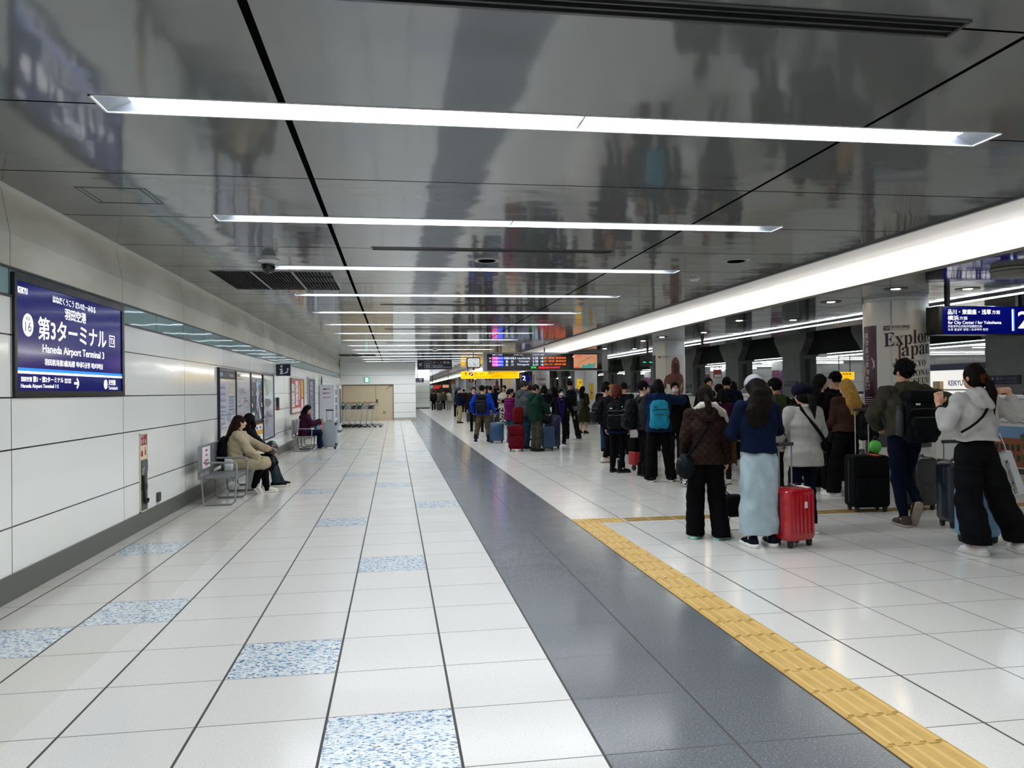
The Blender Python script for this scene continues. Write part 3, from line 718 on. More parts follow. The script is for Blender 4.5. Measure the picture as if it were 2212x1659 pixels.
column(72.7, 'seventh silver column with a small white poster', poster_blk)
column(83.4, 'eighth silver column down the platform', poster_blk); column(94.1, 'ninth silver column down the platform', None); column(104.8, 'tenth silver column near the far end', poster_blk)
# ================================================================ hanging signs
M_SIGNB = base('screen_navy', '#060b52', .12, spec=.3, coat=.08, emit=.40, ecol='#060b70')[0]; M_LIT = emis('#ffffff', 1.0); M_LITB = emis('#1f7fe8', .9); M_BEZ = mat('#141518', .25); M_SIGNP = mat('#14152c', .4); M_LETW = mat('#cdd0da', .5)
def hang_box(name, lab, x, y, z, W, H, D, bez, rods, rz=0.0):
    o = thing(name, lab, 'sign', (x, y, z), rz); MB().box(0,0,0,W,D,H).build('housing', bez, o)
    for a in rods: MB().tube([(a,D/2,H),(a,D/2,ZC-z)], .025).build('hanger', M_DK, o)
    return o
def station_sign():
    o = thing('station_sign', 'big dark blue illuminated station name sign set in the left wall', 'sign', (XW+.012, 2.66, 1.548), PI/2)
    W, H = 2.445, .972
    m = MB(); b = .05
    for q in ((0,0,W,b),(0,H-b*1.2,W,H),(0,b,b*.8,H-b*1.2),(W-b*1.4,b,W,H-b*1.2)): m.box(q[0],-.012,q[1],q[2],.02,q[3])
    m.build('frame', M_BEZ, o); MB().box(b*.8,-.002,b,W-b*1.4,.01,H-b*1.2).build('screen', M_SIGNB, o)
    k = W/2.419; ox = .133
    def X(v): return (v+ox)*k
    d = Decal(.004)
    d.text('KEIKYU',X(-.066),.820,.16,.048,.05); d.text('はねだくうこう だい3たーみなる',X(.555),.812,.95,.060,.015); d.text('羽田空港',X(.793),.690,.475,.098,.035)
    d.text('第3ターミナル',X(.276),.480,1.51,.185,.03); d.text('Haneda Airport Terminal 3',X(.352),.352,1.375,.088,.02); d.text('羽田机场第3航站楼 하네다공항 제3터미널',X(.388),.266,1.30,.056,.015)
    d.ring(X(1.861),.508,.155,.117,.010); d.text('T3',X(1.885),.537,.10,.06,.03); d.disc(X(.098),.578,.092,.092)
    d.text('羽田空港',X(-.026),.125,.185,.038); d.text('第1・第2ターミナル',X(.177),.122,.58,.048,.03); d.text('Haneda Airport Terminal 1·2',X(-.027),.066,.685,.040,.015)
    d.ring(X(.778),.121,.058,.039,.004); d.text('T1',X(.788),.128,.036,.025); d.ring(X(.852),.121,.058,.039,.004); d.text('T2',X(.862),.128,.036,.025)
    d.arrow(X(.965),.068,.14,.105,0,.022); d.disc(X(1.752),.118,.048,.048); d.text('天空橋',X(1.832),.112,.195,.056,.02); d.text('Tenkubashi',X(1.832),.066,.26,.034,.01)
    d.rect(b*.8,.188,W-b*2.2,.020); d.build('lettering', M_LIT, o)
    d = Decal(.004); d.rect(b*.8,.208,W-b*2.2,.026); d.build('blue_line', M_LITB, o)
    d = Decal(.006); d.ring(0,0,0,0,0) if False else None
    d.text('KK',X(.062),.612,.075,.034); d.text('16',X(.045),.525,.108,.078,.0); d.text('15',X(1.726),.098,.052,.036); d.build('number', M_SIGNB, o)
station_sign()
def departures():
    o = hang_box('departure_board', 'long electronic departure board hanging across the hall', 2.647, 26.7, 2.326, 5.07, .75, .45, mat('#9fa2a5', .35, .4), (.6, 2.5, 4.5)); o.location = (2.451, 25.0, 2.283); o.scale = (.9443,)*3; MB().tube([(.6,.225,.8),(.6,.225,.938)],.025).tube([(2.5,.225,.8),(2.5,.225,.938)],.025).build('hanger_extension', M_DK, o)
    MB().box(.13,-.012,.03,4.82,.0,.69).build('screen', mat('#090a0d', .15), o)
    d = Decal(.016); d.rect(.332,.46,.235,.11); d.rect(.332,.325,.235,.11); d.rect(.332,.198,.235,.11); d.build('pink_blocks', emis('#ff4fb4', 1.3), o)
    d = Decal(.016); d.rect(.567,.46,.225,.11); d.rect(.567,.325,.225,.11); d.rect(.567,.198,.225,.11); d.build('blue_blocks', emis('#3346ff', 1.4), o)
    d = Decal(.018)
    for z in (.475,.34,.213): d.text('アクセス特急',.35,z,.2,.075,.0); d.text('8両 KK',.585,z,.18,.07,.0)
    d.text('印旛日本医大',.81,.466,.50,.095); d.text('Imba-Nihon-Idai',1.355,.470,.51,.08,.0); d.text('高　砂',.877,.332,.318,.095); d.text('Takasago',1.405,.336,.426,.085,.0); d.text('品　川',.875,.206,.318,.09); d.text('Shinagawa',1.344,.206,.486,.09,.0)
    for t_, z in (('5:28',.466),('5:38',.333),('5:43',.202)): d.text(t_,1.97,z,.22,.09,.0); d.text('1番',2.293,z,.12,.085,.0)
    d.text('種別 両数',.338,.626,.417,.045,.0); d.text('行先 for',1.2,.626,.4,.04,.0); d.text('発車時刻 番線',1.95,.626,.5,.04,.0); d.text('先発',.21,.48,.085,.07,.0); d.text('次発',.21,.36,.085,.07,.0); d.text('案内',3.60,.53,.1,.06,.0)
    d.build('white_lettering', emis('#cfe0ff', 1.2), o)
    d = Decal(.018); d.text('品川・浅草方面、都営浅草線直通',2.434,.471,.899,.08,.0); d.text('品川・浅草方面、都営浅草線直通',2.434,.348,.899,.075,.0); d.text('接続します。当駅始発で御座',2.434,.222,.899,.07,.0); d.build('orange_lettering', emis('#ff6a1a', 1.6), o)
    d = Decal(.018); d.text('只今、',1.896,.088,.25,.09,.02); d.build('green_lettering', emis('#10ff50', 1.6), o)
    d = Decal(.018); d.text('無記名PASMO',2.203,.086,.884,.092,.02); d.build('red_lettering', emis('#ff1838', 1.8), o)
    d = Decal(.014); d.rect(3.651,.093,.972,.553); d.build('map_screen', emis('#c48a68', .85), o)
    d = Decal(.016); d.poly([(3.95,.10),(4.05,.25),(4.15,.19),(4.3,.29),(4.42,.25),(4.57,.33),(4.52,.12),(4.3,.10)]); d.build('map_water', emis('#3f9a90', .7), o)
    d = Decal(.018); d.line((3.88,.30),(4.40,.55),.012); d.line((3.88,.30),(3.87,.12),.01); d.line((4.40,.55),(4.55,.45),.008); d.line((4.2,.45),(4.3,.55),.006); d.build('map_lines', mat('#3a2a22', .5), o)
    d = Decal(.018); d.ring(3.68,.53,.30,.09,.008); d.text('運行情報',3.70,.545,.26,.06,.0); d.rect(3.70,.11,.2,.03); d.build('map_red', emis('#d02a1c', .9), o)
    MB().box(3.46,-.016,.03,3.475,-.011,.69).build('divider', mat('#2a2b2e', .4), o)
departures()
def yellow_sign():
    o = hang_box('exit_sign', 'wide yellow exit sign hanging beyond the departure board', 3.9, 52.0, 2.43, 4.26, .53, .25, emis('#ffc400', 1.0), (.5, 3.7))
    d = Decal(.006); d.arrow(.22,.21,.24,.25,PI/2,.04); d.text('出',.954,.25,.24,.22,.01); d.text('口',1.38,.26,.22,.19,.01); d.text('Exit 出口 출구',.952,.085,.92,.085); d.text('第3ターミナル',2.214,.335,1.434,.155,.01); d.text('Terminal 3',2.212,.205,.647,.08); d.text('第3航站楼 터미널',2.211,.10,.877,.075); d.ring(3.74,.34,.28,.14,.012); d.text('T3',3.80,.37,.16,.08)
    d.build('lettering', mat('#6a3408', .5), o)
    d = Decal(.006); d.rect(.573,.22,.286,.256); d.rect(2.006,.32,.178,.18); d.build('pictogram_square', M_NAVY, o)
    d = Decal(.009); d.line((.60,.25),(.70,.30),.04); d.line((.70,.30),(.82,.44),.05); d.disc(.66,.43,.03,.03); d.line((2.095,.34),(2.095,.48),.03); d.line((2.03,.41),(2.16,.41),.03); d.build('pictogram', M_LIT, o)
yellow_sign()
def cart_sign():
    o = hang_box('cart_pool_sign', 'dark navy sign pointing down left to the cart pool', .30, 36.0, 2.672, 1.765, .487, .2, M_SIGNP, (.4, 1.4))
    d = Decal(.006); d.arrow(.082,.196,.18,.18,-3*PI/4,.04); d.ring(.36,.09,.36,.33,.012); d.text('カート置場',.777,.288,.86,.135,.01); d.text('Cart Pool',.775,.16,.494,.10); d.text('手推车寄放处 카트 두는 곳',.774,.084,.92,.058)
    d.ring(.42,.2,.22,.14,.016); d.rect(.47,.2,.015,.14); d.rect(.53,.2,.015,.14); d.line((.64,.36),(.60,.17),.016); d.rect(.44,.16,.18,.02); d.disc(.47,.135,.022,.022); d.disc(.59,.135,.022,.022); d.build('lettering', M_LETW, o)
    o = hang_box('cart_pool_sign', 'smaller, farther dark navy cart sign beside the recessed wall', .80, 64.0, 2.36, .86, .36, .15, M_SIGNP, (.3,))
    d = Decal(.006); d.text('カート置場',.1,.19,.6,.12); d.text('Cart Pool 手推车',.1,.07,.6,.07); d.build('lettering', M_LETW, o)
cart_sign()
def clock():
    o = thing('wall_clock', 'square white faced clock hanging on a pole left of the departure board', 'clock', (2.19, 26.2, 2.65))
    MB().rbox(-.27,0,-.205,.27,.14,.205,.06,axis='y',edge=.01).build('case', M_BEZ, o, True); MB().rbox(-.235,-.004,-.172,.235,.01,.172,.05,axis='y',edge=.0).build('face', emis('#e8ecec', .45), o)
    MB().tube([(0,.07,.2),(0,.07,.52)], .022).build('pole', M_DK, o); MB().box(-.03,.04,-.28,.03,.1,-.2).build('lower_stub', M_DK, o)
    d = Decal(.008); 
    for k in range(12):
        a = k*PI/6; d.text(str(12 if k == 0 else k), .185*math.sin(a)*(1.05 if k in (3,9) else .95)-.014, .135*math.cos(a)-.014, .028, .028, .03)
    d.build('numerals', M_DK, o)
    d = Decal(.012); d.line((0,0),(.045,-.075),.016); d.build('hour_hand', M_DK, o); d = Decal(.014); d.line((-.02,.03),(.085,-.125),.011); d.build('minute_hand', M_DK, o)
clock()
def platform_sign():
    z = 2.35; o = thing('platform_sign', 'blue illuminated platform 2 sign hanging beside the nearest column', 'sign', (7.61, 7.2, z))
    MB().rbox(0,0,0,2.05,.30,.455,.02,axis='x',edge=.01).build('housing', M_BEZ, o); MB().box(.075,-.008,.012,1.98,0,.443).build('screen', M_SIGNB, o)
    for a in (.27, 1.55): MB().box(a-.03,.12,.455,a+.03,.18,ZL-z).build('hanger', M_DK, o)
    d = Decal(.012); d.text('品川・東銀座・浅草',.152,.317,.759,.080,.03); d.text('方面',.93,.323,.142,.06,.01); d.text('横浜',.15,.225,.191,.074,.03); d.text('方面',.353,.231,.141,.055,.01); d.text('for City Center / for Yokohama',.153,.152,.94,.062,.02); d.text('开往市中心方向/开往横滨方向',.152,.109,.593,.043,.01); d.text('도쿄 중심부 방면 / 요코하마 방면',.151,.059,.70,.040,.01); d.text('2',1.395,.10,.20,.265,.03); d.rect(1.283,.057,.026,.345); d.build('lettering', M_LIT, o)
    d = Decal(.012); d.rect(1.309,.057,.022,.345); d.build('blue_line', M_LITB, o)
platform_sign()
def small_signs():
    o = thing('platform_number_sign', 'small dark blue number 2 sign beyond the board, beside the fourth column', 'sign', (6.08, 38.5, 2.02)); MB().box(0,0,0,.5,.2,.40).build('housing', M_SIGNB, o)
    MB().box(.22,.08,.40,.28,.12,.98).build('hanger', M_DK, o); d = Decal(.006); d.text('2',.06,.07,.19,.26,.03); d.build('lettering', M_LIT, o)
    o = thing('door_monitor', 'black twin monitor with green lights hanging left of the second column', 'monitor', (7.64, 22.0, 2.35), 0); MB().box(0,0,0,.46,.25,.36).build('housing', M_DK, o); MB().box(.2,.1,.36,.26,.15,.65).build('hanger', M_DK, o)
    d = Decal(.006); d.rect(.05,.10,.12,.18); d.rect(.27,.10,.12,.18); d.build('screen', mat('#1c2024', .2), o); d = Decal(.009); d.rect(.03,.11,.10,.018); d.rect(.25,.11,.10,.018); d.disc(.05,.13,.02,.02); d.disc(.27,.13,.02,.02); d.build('green_light', emis('#3dffb0', 1.6), o)
    o = thing('departure_board', 'smaller, far away departure board near the end of the hall', 'sign', (2.86, 80.0, 1.85)); MB().box(0,0,0,2.3,.4,.45).build('housing', M_DK, o)
    for a in (.3, 2.0): MB().box(a,.15,.45,a+.06,.22,ZC-1.85).build('hanger', M_DK, o)
    d = Decal(.008); d.rect(.45,.12,.8,.26); d.build('orange_lettering', emis('#8a2f12', .9), o); d = Decal(.008); d.rect(1.40,.08,.68,.32); d.build('map_screen', emis('#c48a68', .8), o); d = Decal(.010); d.rect(.3,.03,.75,.07); d.build('red_lettering', emis('#ff2038', 1.4), o); d = Decal(.010); d.disc(.16,.06,.09,.05); d.build('green_lettering', emis('#20e860', 1.2), o)
    d = Decal(.010)
    for k in range(3): d.rect(.05,.15+.08*k,.35,.045)
    d.build('white_lettering', emis('#9fb6d8', .8), o)
    for k, (x, y, lab) in enumerate(((6.95,61.2,'red topped fire notice hanging below the yellow sign, right one'),(6.6,72,'red topped fire notice hanging below the yellow sign, middle one'),(6.0,88,'red topped fire notice, farthest one'))):
        o = thing('fire_notice', lab, 'sign', (x, y, 1.98), group='red topped notices down the platform'); MB().box(-.25,0,0,.25,.06,.9).build('panel', mat('#d8d4cb', .5), o); MB().box(-.25,-.01,.45,.25,0,.9).build('red_panel', mat('#b8403a', .5), o); MB().tube([(0,.03,.9),(0,.03,1.02)], .02).build('hanger', M_DK, o)
        d = Decal(.014); d.poly([(-.08,.52),(.08,.52),(.05,.72),(0,.82),(-.05,.72)]); d.build('pictogram', M_WHITE, o)
small_signs()
# ================================================================ on the left wall
def frame_poster(name, lab, y0, y1, z0, z1, fr, face, dec=None, t=.03):
    o = thing(name, lab, 'poster', (XW+.014, y0, z0), PI/2); W, H = y1-y0, z1-z0; m = MB()
    for q in ((0,0,W,t),(0,H-t,W,H),(0,t,t,H-t),(W-t,t,W,H-t)): m.box(q[0],-.03,q[1],q[2],.012,q[3])
    m.build('frame', fr, o); MB().box(t,-.012,t,W-t,.0,H-t).build('sheet', face, o)
    if dec: dec(o, W, H)
    return o
M_FRD = mat('#15152a', .3); M_SHEET = base('map_sheet', '#c9cdd2', .25, coat=.5)[0]; M_SLATE = base('map_slate', '#3a3c50', .25, coat=.5)[0]; M_TXT = mat('#555a66', .5); M_TXL = mat('#8f95a5', .5); M_RED = mat('#b5403f', .5); M_BLU = mat('#8fb4d0', .5); M_YEL = mat('#d8b640', .5)
def dec1(o, W, H):
    rng = random.Random(11); d = Decal(.016); d.rect(.04,H-.19,W-.08,.15); d.build('header', mat('#3c3d44', .4), o)
    d = Decal(.020); d.text('時刻表',.06,H-.15,.22,.07); d.text('Timetable',.8,H-.14,.35,.05); d.build('header_lettering', M_LETW, o)
    a, b, c = Decal(.016), Decal(.016), Decal(.016)
    for k in range(9): (a if k % 2 else b).rect(.08,H-.72+.055*k-.02,.42,.035); (c if k > 4 else a).rect(.80,H-.72+.055*k-.02,.40,.035)
    for k in range(60): a.rect(.08+1.15*rng.random(), .45+.32*rng.random(), .05+.12*rng.random(), .012)
    a.rect(.10,.68,1.1,.025); a.build('table_lines', mat('#7a7c98', .5), o); b.build('table_bands', mat('#a9abc0', .5), o); c.build('table_warm', mat('#c3b094', .5), o)
    d = Decal(.018); d.rect(.08,.10,.42,.20); d.build('yellow_block', M_YEL, o); d = Decal(.018); d.rect(.55,.05,.4,.28); d.build('blue_block', M_BLU, o); d = Decal(.02); d.rect(.10,.03,.36,.05); d.rect(.62,.15,.12,.08); d.build('red_block', M_RED, o)
def dec2(o, W, H):
    rng = random.Random(12); ds = [Decal(.016+.001*k) for k in range(4)]
    ds[0].text('路線図',.08,H-.13,.35,.06); ds[0].text('Railway Map',.08,H-.19,.55,.04)
    for k in range(260):
        x, z = .06+(W-.26)*rng.random(), .06+(H-.36)*rng.random(); d = ds[rng.randrange(4)]
        if rng.random() < .4: d.line((x,z),(min(W-.06,x+.05+.3*rng.random()),z+.12*(rng.random()-.5)),.008)
        elif rng.random() < .5: d.line((x,z),(x+.02,z+.15*rng.random()),.008)
        else: d.rect(x,z,.04+.09*rng.random(),.018)
    d = ds[3]; d.text('現在地',.8,H-.62,.3,.05)
    for d, c in zip(ds, (M_TXT, M_BLU, M_TXL, M_RED)): d.build('map_lines', c, o)
def dec3(o, W, H):
    d = Decal(.016); q = lambda pts: d.poly([(a*W, b*H) for a, b in pts])
    q([(.40,.78),(.52,.84),(.62,.80),(.78,.82),(.74,.76),(.62,.74),(.50,.55),(.36,.52),(.46,.66)]); q([(.42,.30),(.50,.40),(.56,.22),(.52,.18)]); d.build('map_blue', mat('#93b9d2', .5), o)
    d = Decal(.018); q([(.46,.56),(.60,.68),(.66,.60),(.58,.44),(.72,.20),(.84,.06),(.70,.02),(.62,.16),(.52,.40),(.42,.34)]); d.build('map_grey', mat('#b9bcc4', .5), o)
    d = Decal(.020); q([(.58,.60),(.66,.66),(.70,.56),(.64,.54)]); q([(.56,.26),(.64,.30),(.62,.20)]); d.build('map_pink', mat('#cc7f8c', .5), o)
    d = Decal(.020); d.text('フロアマップ',.08,H-.13,.32,.05); d.text('Floor Map',.08,H-.20,.3,.04); rng = random.Random(13)
    for k in range(14): d.rect(.08+.08*rng.random() if k % 2 else W*.8, .25+(H-.6)*rng.random(), .10, .018)
    d.rect(.08,.04,.32,.16); d.build('lettering', M_LETW, o)
    d = Decal(.020); d.rect(W*.84,.30,.10,.07); d.rect(.08,.31,.12,.04); d.build('yellow_marks', M_YEL, o)
def dec4(o, W, H):
    d = Decal(.016); d.rect(.05,H*.68,W*.42,H*.24); d.rect(W*.5,H*.70,W*.4,H*.2); d.build('plan_green', mat('#b9c6b4', .5), o)
    d = Decal(.018); d.rect(W*.22,H*.50,W*.42,H*.12); d.rect(W*.16,H*.535,W*.58,H*.05); d.rect(W*.12,H*.335,W*.66,H*.028); d.line((W*.14,H*.90),(W*.38,H*.66),.03); d.line((W*.22,H*.90),(W*.46,H*.68),.02)
    d.poly([(W*.2,H*.37),(W*.38,H*.44),(W*.64,H*.37)]); d.poly([(W*.2,H*.32),(W*.30,H*.20),(W*.44,H*.30),(W*.64,H*.32)]); d.text('駅周辺図',.06,H-.12,.3,.05); d.text('Area Map',.06,H-.18,.3,.035); d.build('plan_grey', mat('#76777a', .5), o)
    d = Decal(.018)
    for k in range(9): d.rect(W*.08,.08+.03*k,W*.8,.012)
    d.build('fine_print', M_TXL, o); d = Decal(.02); d.rect(W*.76,H*.33,.1,.05); d.rect(W*.14,H*.34,.07,.03); d.build('red_marks', M_RED, o); d = Decal(.02); d.rect(W*.34,H*.80,.1,.05); d.build('yellow_marks', M_YEL, o)
frame_poster('map_poster', 'grey timetable poster, leftmost of the four framed panels on the wall', 9.61, 11.0, .50, 2.0, M_FRD, M_SHEET, dec1)
frame_poster('map_poster', 'pale railway map poster, second of the four framed panels', 11.0, 12.47, .50, 2.0, M_FRD, M_SHEET, dec2)
frame_poster('map_poster', 'dark slate floor map poster, third of the four framed panels', 12.47, 13.94, .96, 2.0, M_FRD, M_SLATE, dec3)
def dec5(o, W, H):
    d = Decal(.016); d.rect(.08,.28,W-.16,.10); d.rect(.08,.05,W-.16,.12); d.build('white_rows', M_WHITE, o); d = Decal(.018)
    for k in range(3): d.rect(.15+.42*k,.30,.2,.05); d.rect(.12+.42*k,.07,.12,.08)
    d.build('icons', mat('#34406a', .5), o)
frame_poster('notice_poster', 'small yellow bordered notice below the dark floor map', 12.47, 13.94, .50, .94, M_FRD, mat('#d9a548', .4), dec5)
frame_poster('map_poster', 'white area map poster, rightmost of the four framed panels', 13.94, 15.49, .50, 2.0, M_FRD, M_SHEET, dec4)
def wall_items():
    o = thing('emergency_phone', 'slim dark wall box with red end between the posters', 'wall box', (XW+.012, 16.0, 1.13), PI/2); MB().rbox(0,-.05,.09,.16,0,.32,.01,axis='x').build('box', M_DK, o); MB().rbox(0,-.055,0,.16,0,.09,.01,axis='x').build('red_end', mat('#8c1f2a', .4), o)
    o = thing('information_sign', 'square navy sign with a white letter i and telephone, jutting from the wall', 'sign', (XW+.012, 16.05, 1.985)); MB().box(0,-.04,0,.34,.04,.29).build('panel', M_SIGNP, o)
    d = Decal(.044); d.disc(.13,.235,.028,.028); d.rect(.105,.06,.05,.12); d.rect(.085,.15,.05,.025); d.rect(.085,.045,.09,.022); d.line((.19,.055),(.27,.10),.018); d.line((.27,.10),(.285,.17),.022); d.disc(.28,.17,.02,.025); d.disc(.25,.085,.025,.018); d.build('pictogram', M_LETW, o)
    def dr(o, W, H):
        d = Decal(.016); d.rect(.08,H*.62,W*.22,H*.22); d.rect(.08,.2,W*.22,H*.40); d.rect(W*.32,H*.62,W*.2,H*.3); d.rect(W*.32,.25,W*.2,H*.42); d.rect(W*.78,.05,W*.16,H*.35); d.rect(.05,.04,W*.7,.12); d.build('white_panels', mat('#dcd6d2', .5), o)
        d = Decal(.018); d.rect(W*.78,H*.45,W*.17,H*.5); d.build('yellow_panel', mat('#cfae4a', .5), o); d = Decal(.018); rng = random.Random(4)
        for k in range(30): d.rect(.1+W*.4*rng.random(), .25+(H-.4)*rng.random(), .15+.2*rng.random(), .014)
        d.build('print_lines', M_TXT, o); d = Decal(.018); d.poly([(W*.58,.4),(W*.64,.4),(W*.63,.8),(W*.61,.9),(W*.59,.8)]); d.build('tower_shape', M_WHITE, o)
    frame_poster('advert_poster', 'red and white advertisement poster above the second bench', 18.65, 21.7, .95, 1.99, mat('#7c6a5c', .4), mat('#b84a44', .4), dr)
    def dp(o, W, H):
        d = Decal(.016); 
        for i, ch in enumerate('鳥取おいでよ羽田'): d.text(ch,W*.3,H-.28-.17*i,W*.4,.13,.02)
        d.build('lettering', M_LETW, o)
    frame_poster('banner_poster', 'tall purple banner poster beside the white ticket booth', 22.9, 25.2, .50, 2.09, mat('#b9b3a4', .4), mat('#37345e', .4), dp, .05)
    # hose cabinet
    o = thing('hose_cabinet', 'narrow recessed fire hose cabinet with red label by the first bench', 'fire cabinet', (XW+.004, 5.63, .198), PI/2); W, H = .26, .905; m = MB()
    for q in ((0,0,W,.012),(0,H-.012,W,H),(0,0,.012,H),(W-.012,0,W,H)): m.box(q[0],-.012,q[1],q[2],.01,q[3])
    m.build('frame', mat('#cfccb4', .4), o); MB().box(.012,-.004,.012,W-.012,.0,.60).build('recess', mat('#3f3d40', .35), o)
    MB().box(.012,-.006,.77,W-.012,0,H-.012).build('red_label', mat('#9c2830', .4), o); MB().box(.012,-.006,.60,W-.012,0,.77).build('cream_label', mat('#d8c9a4', .5), o)
    d = Decal(.009); d.text('消火器',.03,.86,.10,.025); 
    for k in range(3): d.rect(.045+.065*k,.79,.025,.05)
    d.build('label_marks', M_LETW, o); d = Decal(.009); d.poly([(.02,.645),(.05,.71),(.09,.71),(.11,.645)]); d.rect(.17,.65,.035,.06); d.rect(.18,.71,.015,.04); d.build('label_red', mat('#9c2830', .4), o)
    MB().box(.02,-.02,.46,W-.02,-.004,.59).build('upper_box', mat('#55565a', .3), o); MB().tube([(.05,-.03,.52),(.03,-.03,.51),(.03,-.03,.44)], .015).build('valve', M_CHROME, o)
    MB().tube([(.07,-.02,.42),(.08,-.025,.28),(.10,-.025,.16),(.14,-.025,.10),(.21,-.025,.10),(.22,-.025,.14)], .016).build('hose', M_DK, o, True); MB().box(.03,-.018,.25,W-.03,-.004,.31).build('strap', M_DK, o)
    o = thing('wall_socket', 'small dark socket cover low on the wall right of the hose cabinet', 'wall socket', (XW+.002, 6.26, .235), PI/2); MB().rbox(0,-.03,0,.10,0,.115,.012,axis='y').build('cover', mat('#4a4b4e', .3, .5), o)
    o = thing('exit_light', 'small lit green running man exit sign above the beige door', 'exit sign', (-2.50, YE-.06, 2.08)); MB().box(0,0,0,.28,.06,.28).build('case', mat('#aeb4ae', .4), o); d = Decal(.004); d.rect(.02,.02,.24,.24); d.build('face', emis('#19b58a', .9), o)
    d = Decal(.007); d.rect(.07,.03,.14,.22); d.build('doorway', emis('#d8fff0', 1.2), o); d = Decal(.010); d.disc(.15,.20,.018,.018); d.line((.145,.18),(.125,.12),.022); d.line((.125,.12),(.16,.06),.016); d.line((.125,.12),(.09,.07),.016); d.line((.14,.17),(.18,.14),.013); d.build('figure', emis('#14946e', .6), o)
wall_items()
# ================================================================ people: distance fields turned into one surface each
def _rc(P, a, b, ra, rb):
    a = np.array(a, float); b = np.array(b, float); ba = b-a; L = max((ba*ba).sum(), 1e-9)
    X, Y, Z = P[0]-a[0], P[1]-a[1], P[2]-a[2]
    h = np.clip((X*ba[0]+Y*ba[1]+Z*ba[2])/L, 0, 1)
    return np.sqrt((X-h*ba[0])**2+(Y-h*ba[1])**2+(Z-h*ba[2])**2)-(ra+(rb-ra)*h)
def _ell(P, c, r, R=None):
    q = [P[i]-c[i] for i in range(3)]
    if R is not None: q = [R[0][i]*q[0]+R[1][i]*q[1]+R[2][i]*q[2] for i in range(3)]
    k0 = np.sqrt(sum((q[i]/r[i])**2 for i in range(3))); k1 = np.sqrt(sum((q[i]/r[i]**2)**2 for i in range(3)))
    return k0*(k0-1)/np.maximum(k1, 1e-6)
def _loft(P, S, e=2.4):
    z = np.array([s[0] for s in S]); f = lambda i: np.interp(P[2], z, [s[i] for s in S])
    cx, cy, rx, ry = f(1), f(2), f(3), f(4)
    k = (np.abs((P[0]-cx)/rx)**e+np.abs((P[1]-cy)/ry)**e)**(1/e)
    return np.maximum((k-1)*np.minimum(rx, ry), np.maximum(z[0]-P[2], P[2]-z[-1]))
class Field:
    def __init__(s): s.p = []
    def cone(s, a, b, ra, rb, k=.02, op='+'):
        m = max(ra, rb); lo = [min(a[i], b[i])-m for i in range(3)]; hi = [max(a[i], b[i])+m for i in range(3)]
        s.p.append((lambda P: _rc(P, a, b, ra, rb), lo, hi, k, op)); return s
    def chain(s, pts, rs, k=.02):
        for i in range(len(pts)-1): s.cone(pts[i], pts[i+1], rs[i], rs[i+1], k)
        return s
    def ell(s, c, r, R=None, k=.02, op='+'):
        m = max(r) if R is not None else None
        lo = [c[i]-(m or r[i]) for i in range(3)]; hi = [c[i]+(m or r[i]) for i in range(3)]
        s.p.append((lambda P: _ell(P, c, r, R), lo, hi, k, op)); return s
    def loft(s, S, k=.02, e=2.4, op='+'):
        lo = [min(q[1]-q[3] for q in S), min(q[2]-q[4] for q in S), S[0][0]]; hi = [max(q[1]+q[3] for q in S), max(q[2]+q[4] for q in S), S[-1][0]]
        s.p.append((lambda P: _loft(P, S, e), lo, hi, k, op)); return s
    def half(s, n, d, k=.0):          # cut away everything beyond the plane n.p > d
        s.p.append((lambda P: d-(n[0]*P[0]+n[1]*P[1]+n[2]*P[2]), None, None, k, '-')); return s
    def mesh(s, h, wr=0.0, wf=(20, 20, 24), seed=1):
        adds = [q for q in s.p if q[4] == '+']
        pad = 3*h+wr
        lo = np.min([q[1] for q in adds], 0)-pad; hi = np.max([q[2] for q in adds], 0)+pad
        n = np.ceil((hi-lo)/h).astype(int)+1
        ax = [(lo[i]+h*np.arange(n[i])).astype(np.float32) for i in range(3)]
        F = np.full(n, .5, np.float32)
        for fn, a, b, k, op in s.p:
            if a is None: i0 = [0]*3; i1 = list(n)
            else:
                mg = max(k, 0)+2.5*h
                i0 = [max(0, int((a[i]-mg-lo[i])/h)) for i in range(3)]; i1 = [min(int(n[i]), int((b[i]+mg-lo[i])/h)+2) for i in range(3)]
            sl = tuple(slice(i0[i], i1[i]) for i in range(3))
            P = (ax[0][sl[0]][:,None,None], ax[1][sl[1]][None,:,None], ax[2][sl[2]][None,None,:])
            d = fn(P); G = F[sl]
            if op == '+':
                if k > 0:
                    t = np.clip(.5+.5*(G-d)/k, 0, 1); F[sl] = G*(1-t)+d*t-k*t*(1-t)
                else: F[sl] = np.minimum(G, d)
            else: F[sl] = np.maximum(G, -d)
        if wr:
            rg = np.random.RandomState(seed); N = 0
            for q in range(4):
                v = rg.normal(size=3)*np.array(wf); ph = rg.rand()*6
                N = N+np.sin(ax[0][:,None,None]*v[0]+ax[1][None,:,None]*v[1]+ax[2][None,None,:]*v[2]+ph+1.3*np.sin(ax[2][None,None,:]*9+ax[0][:,None,None]*7+q))
            F = F+wr*.5*N
        return nets(F, lo, h)
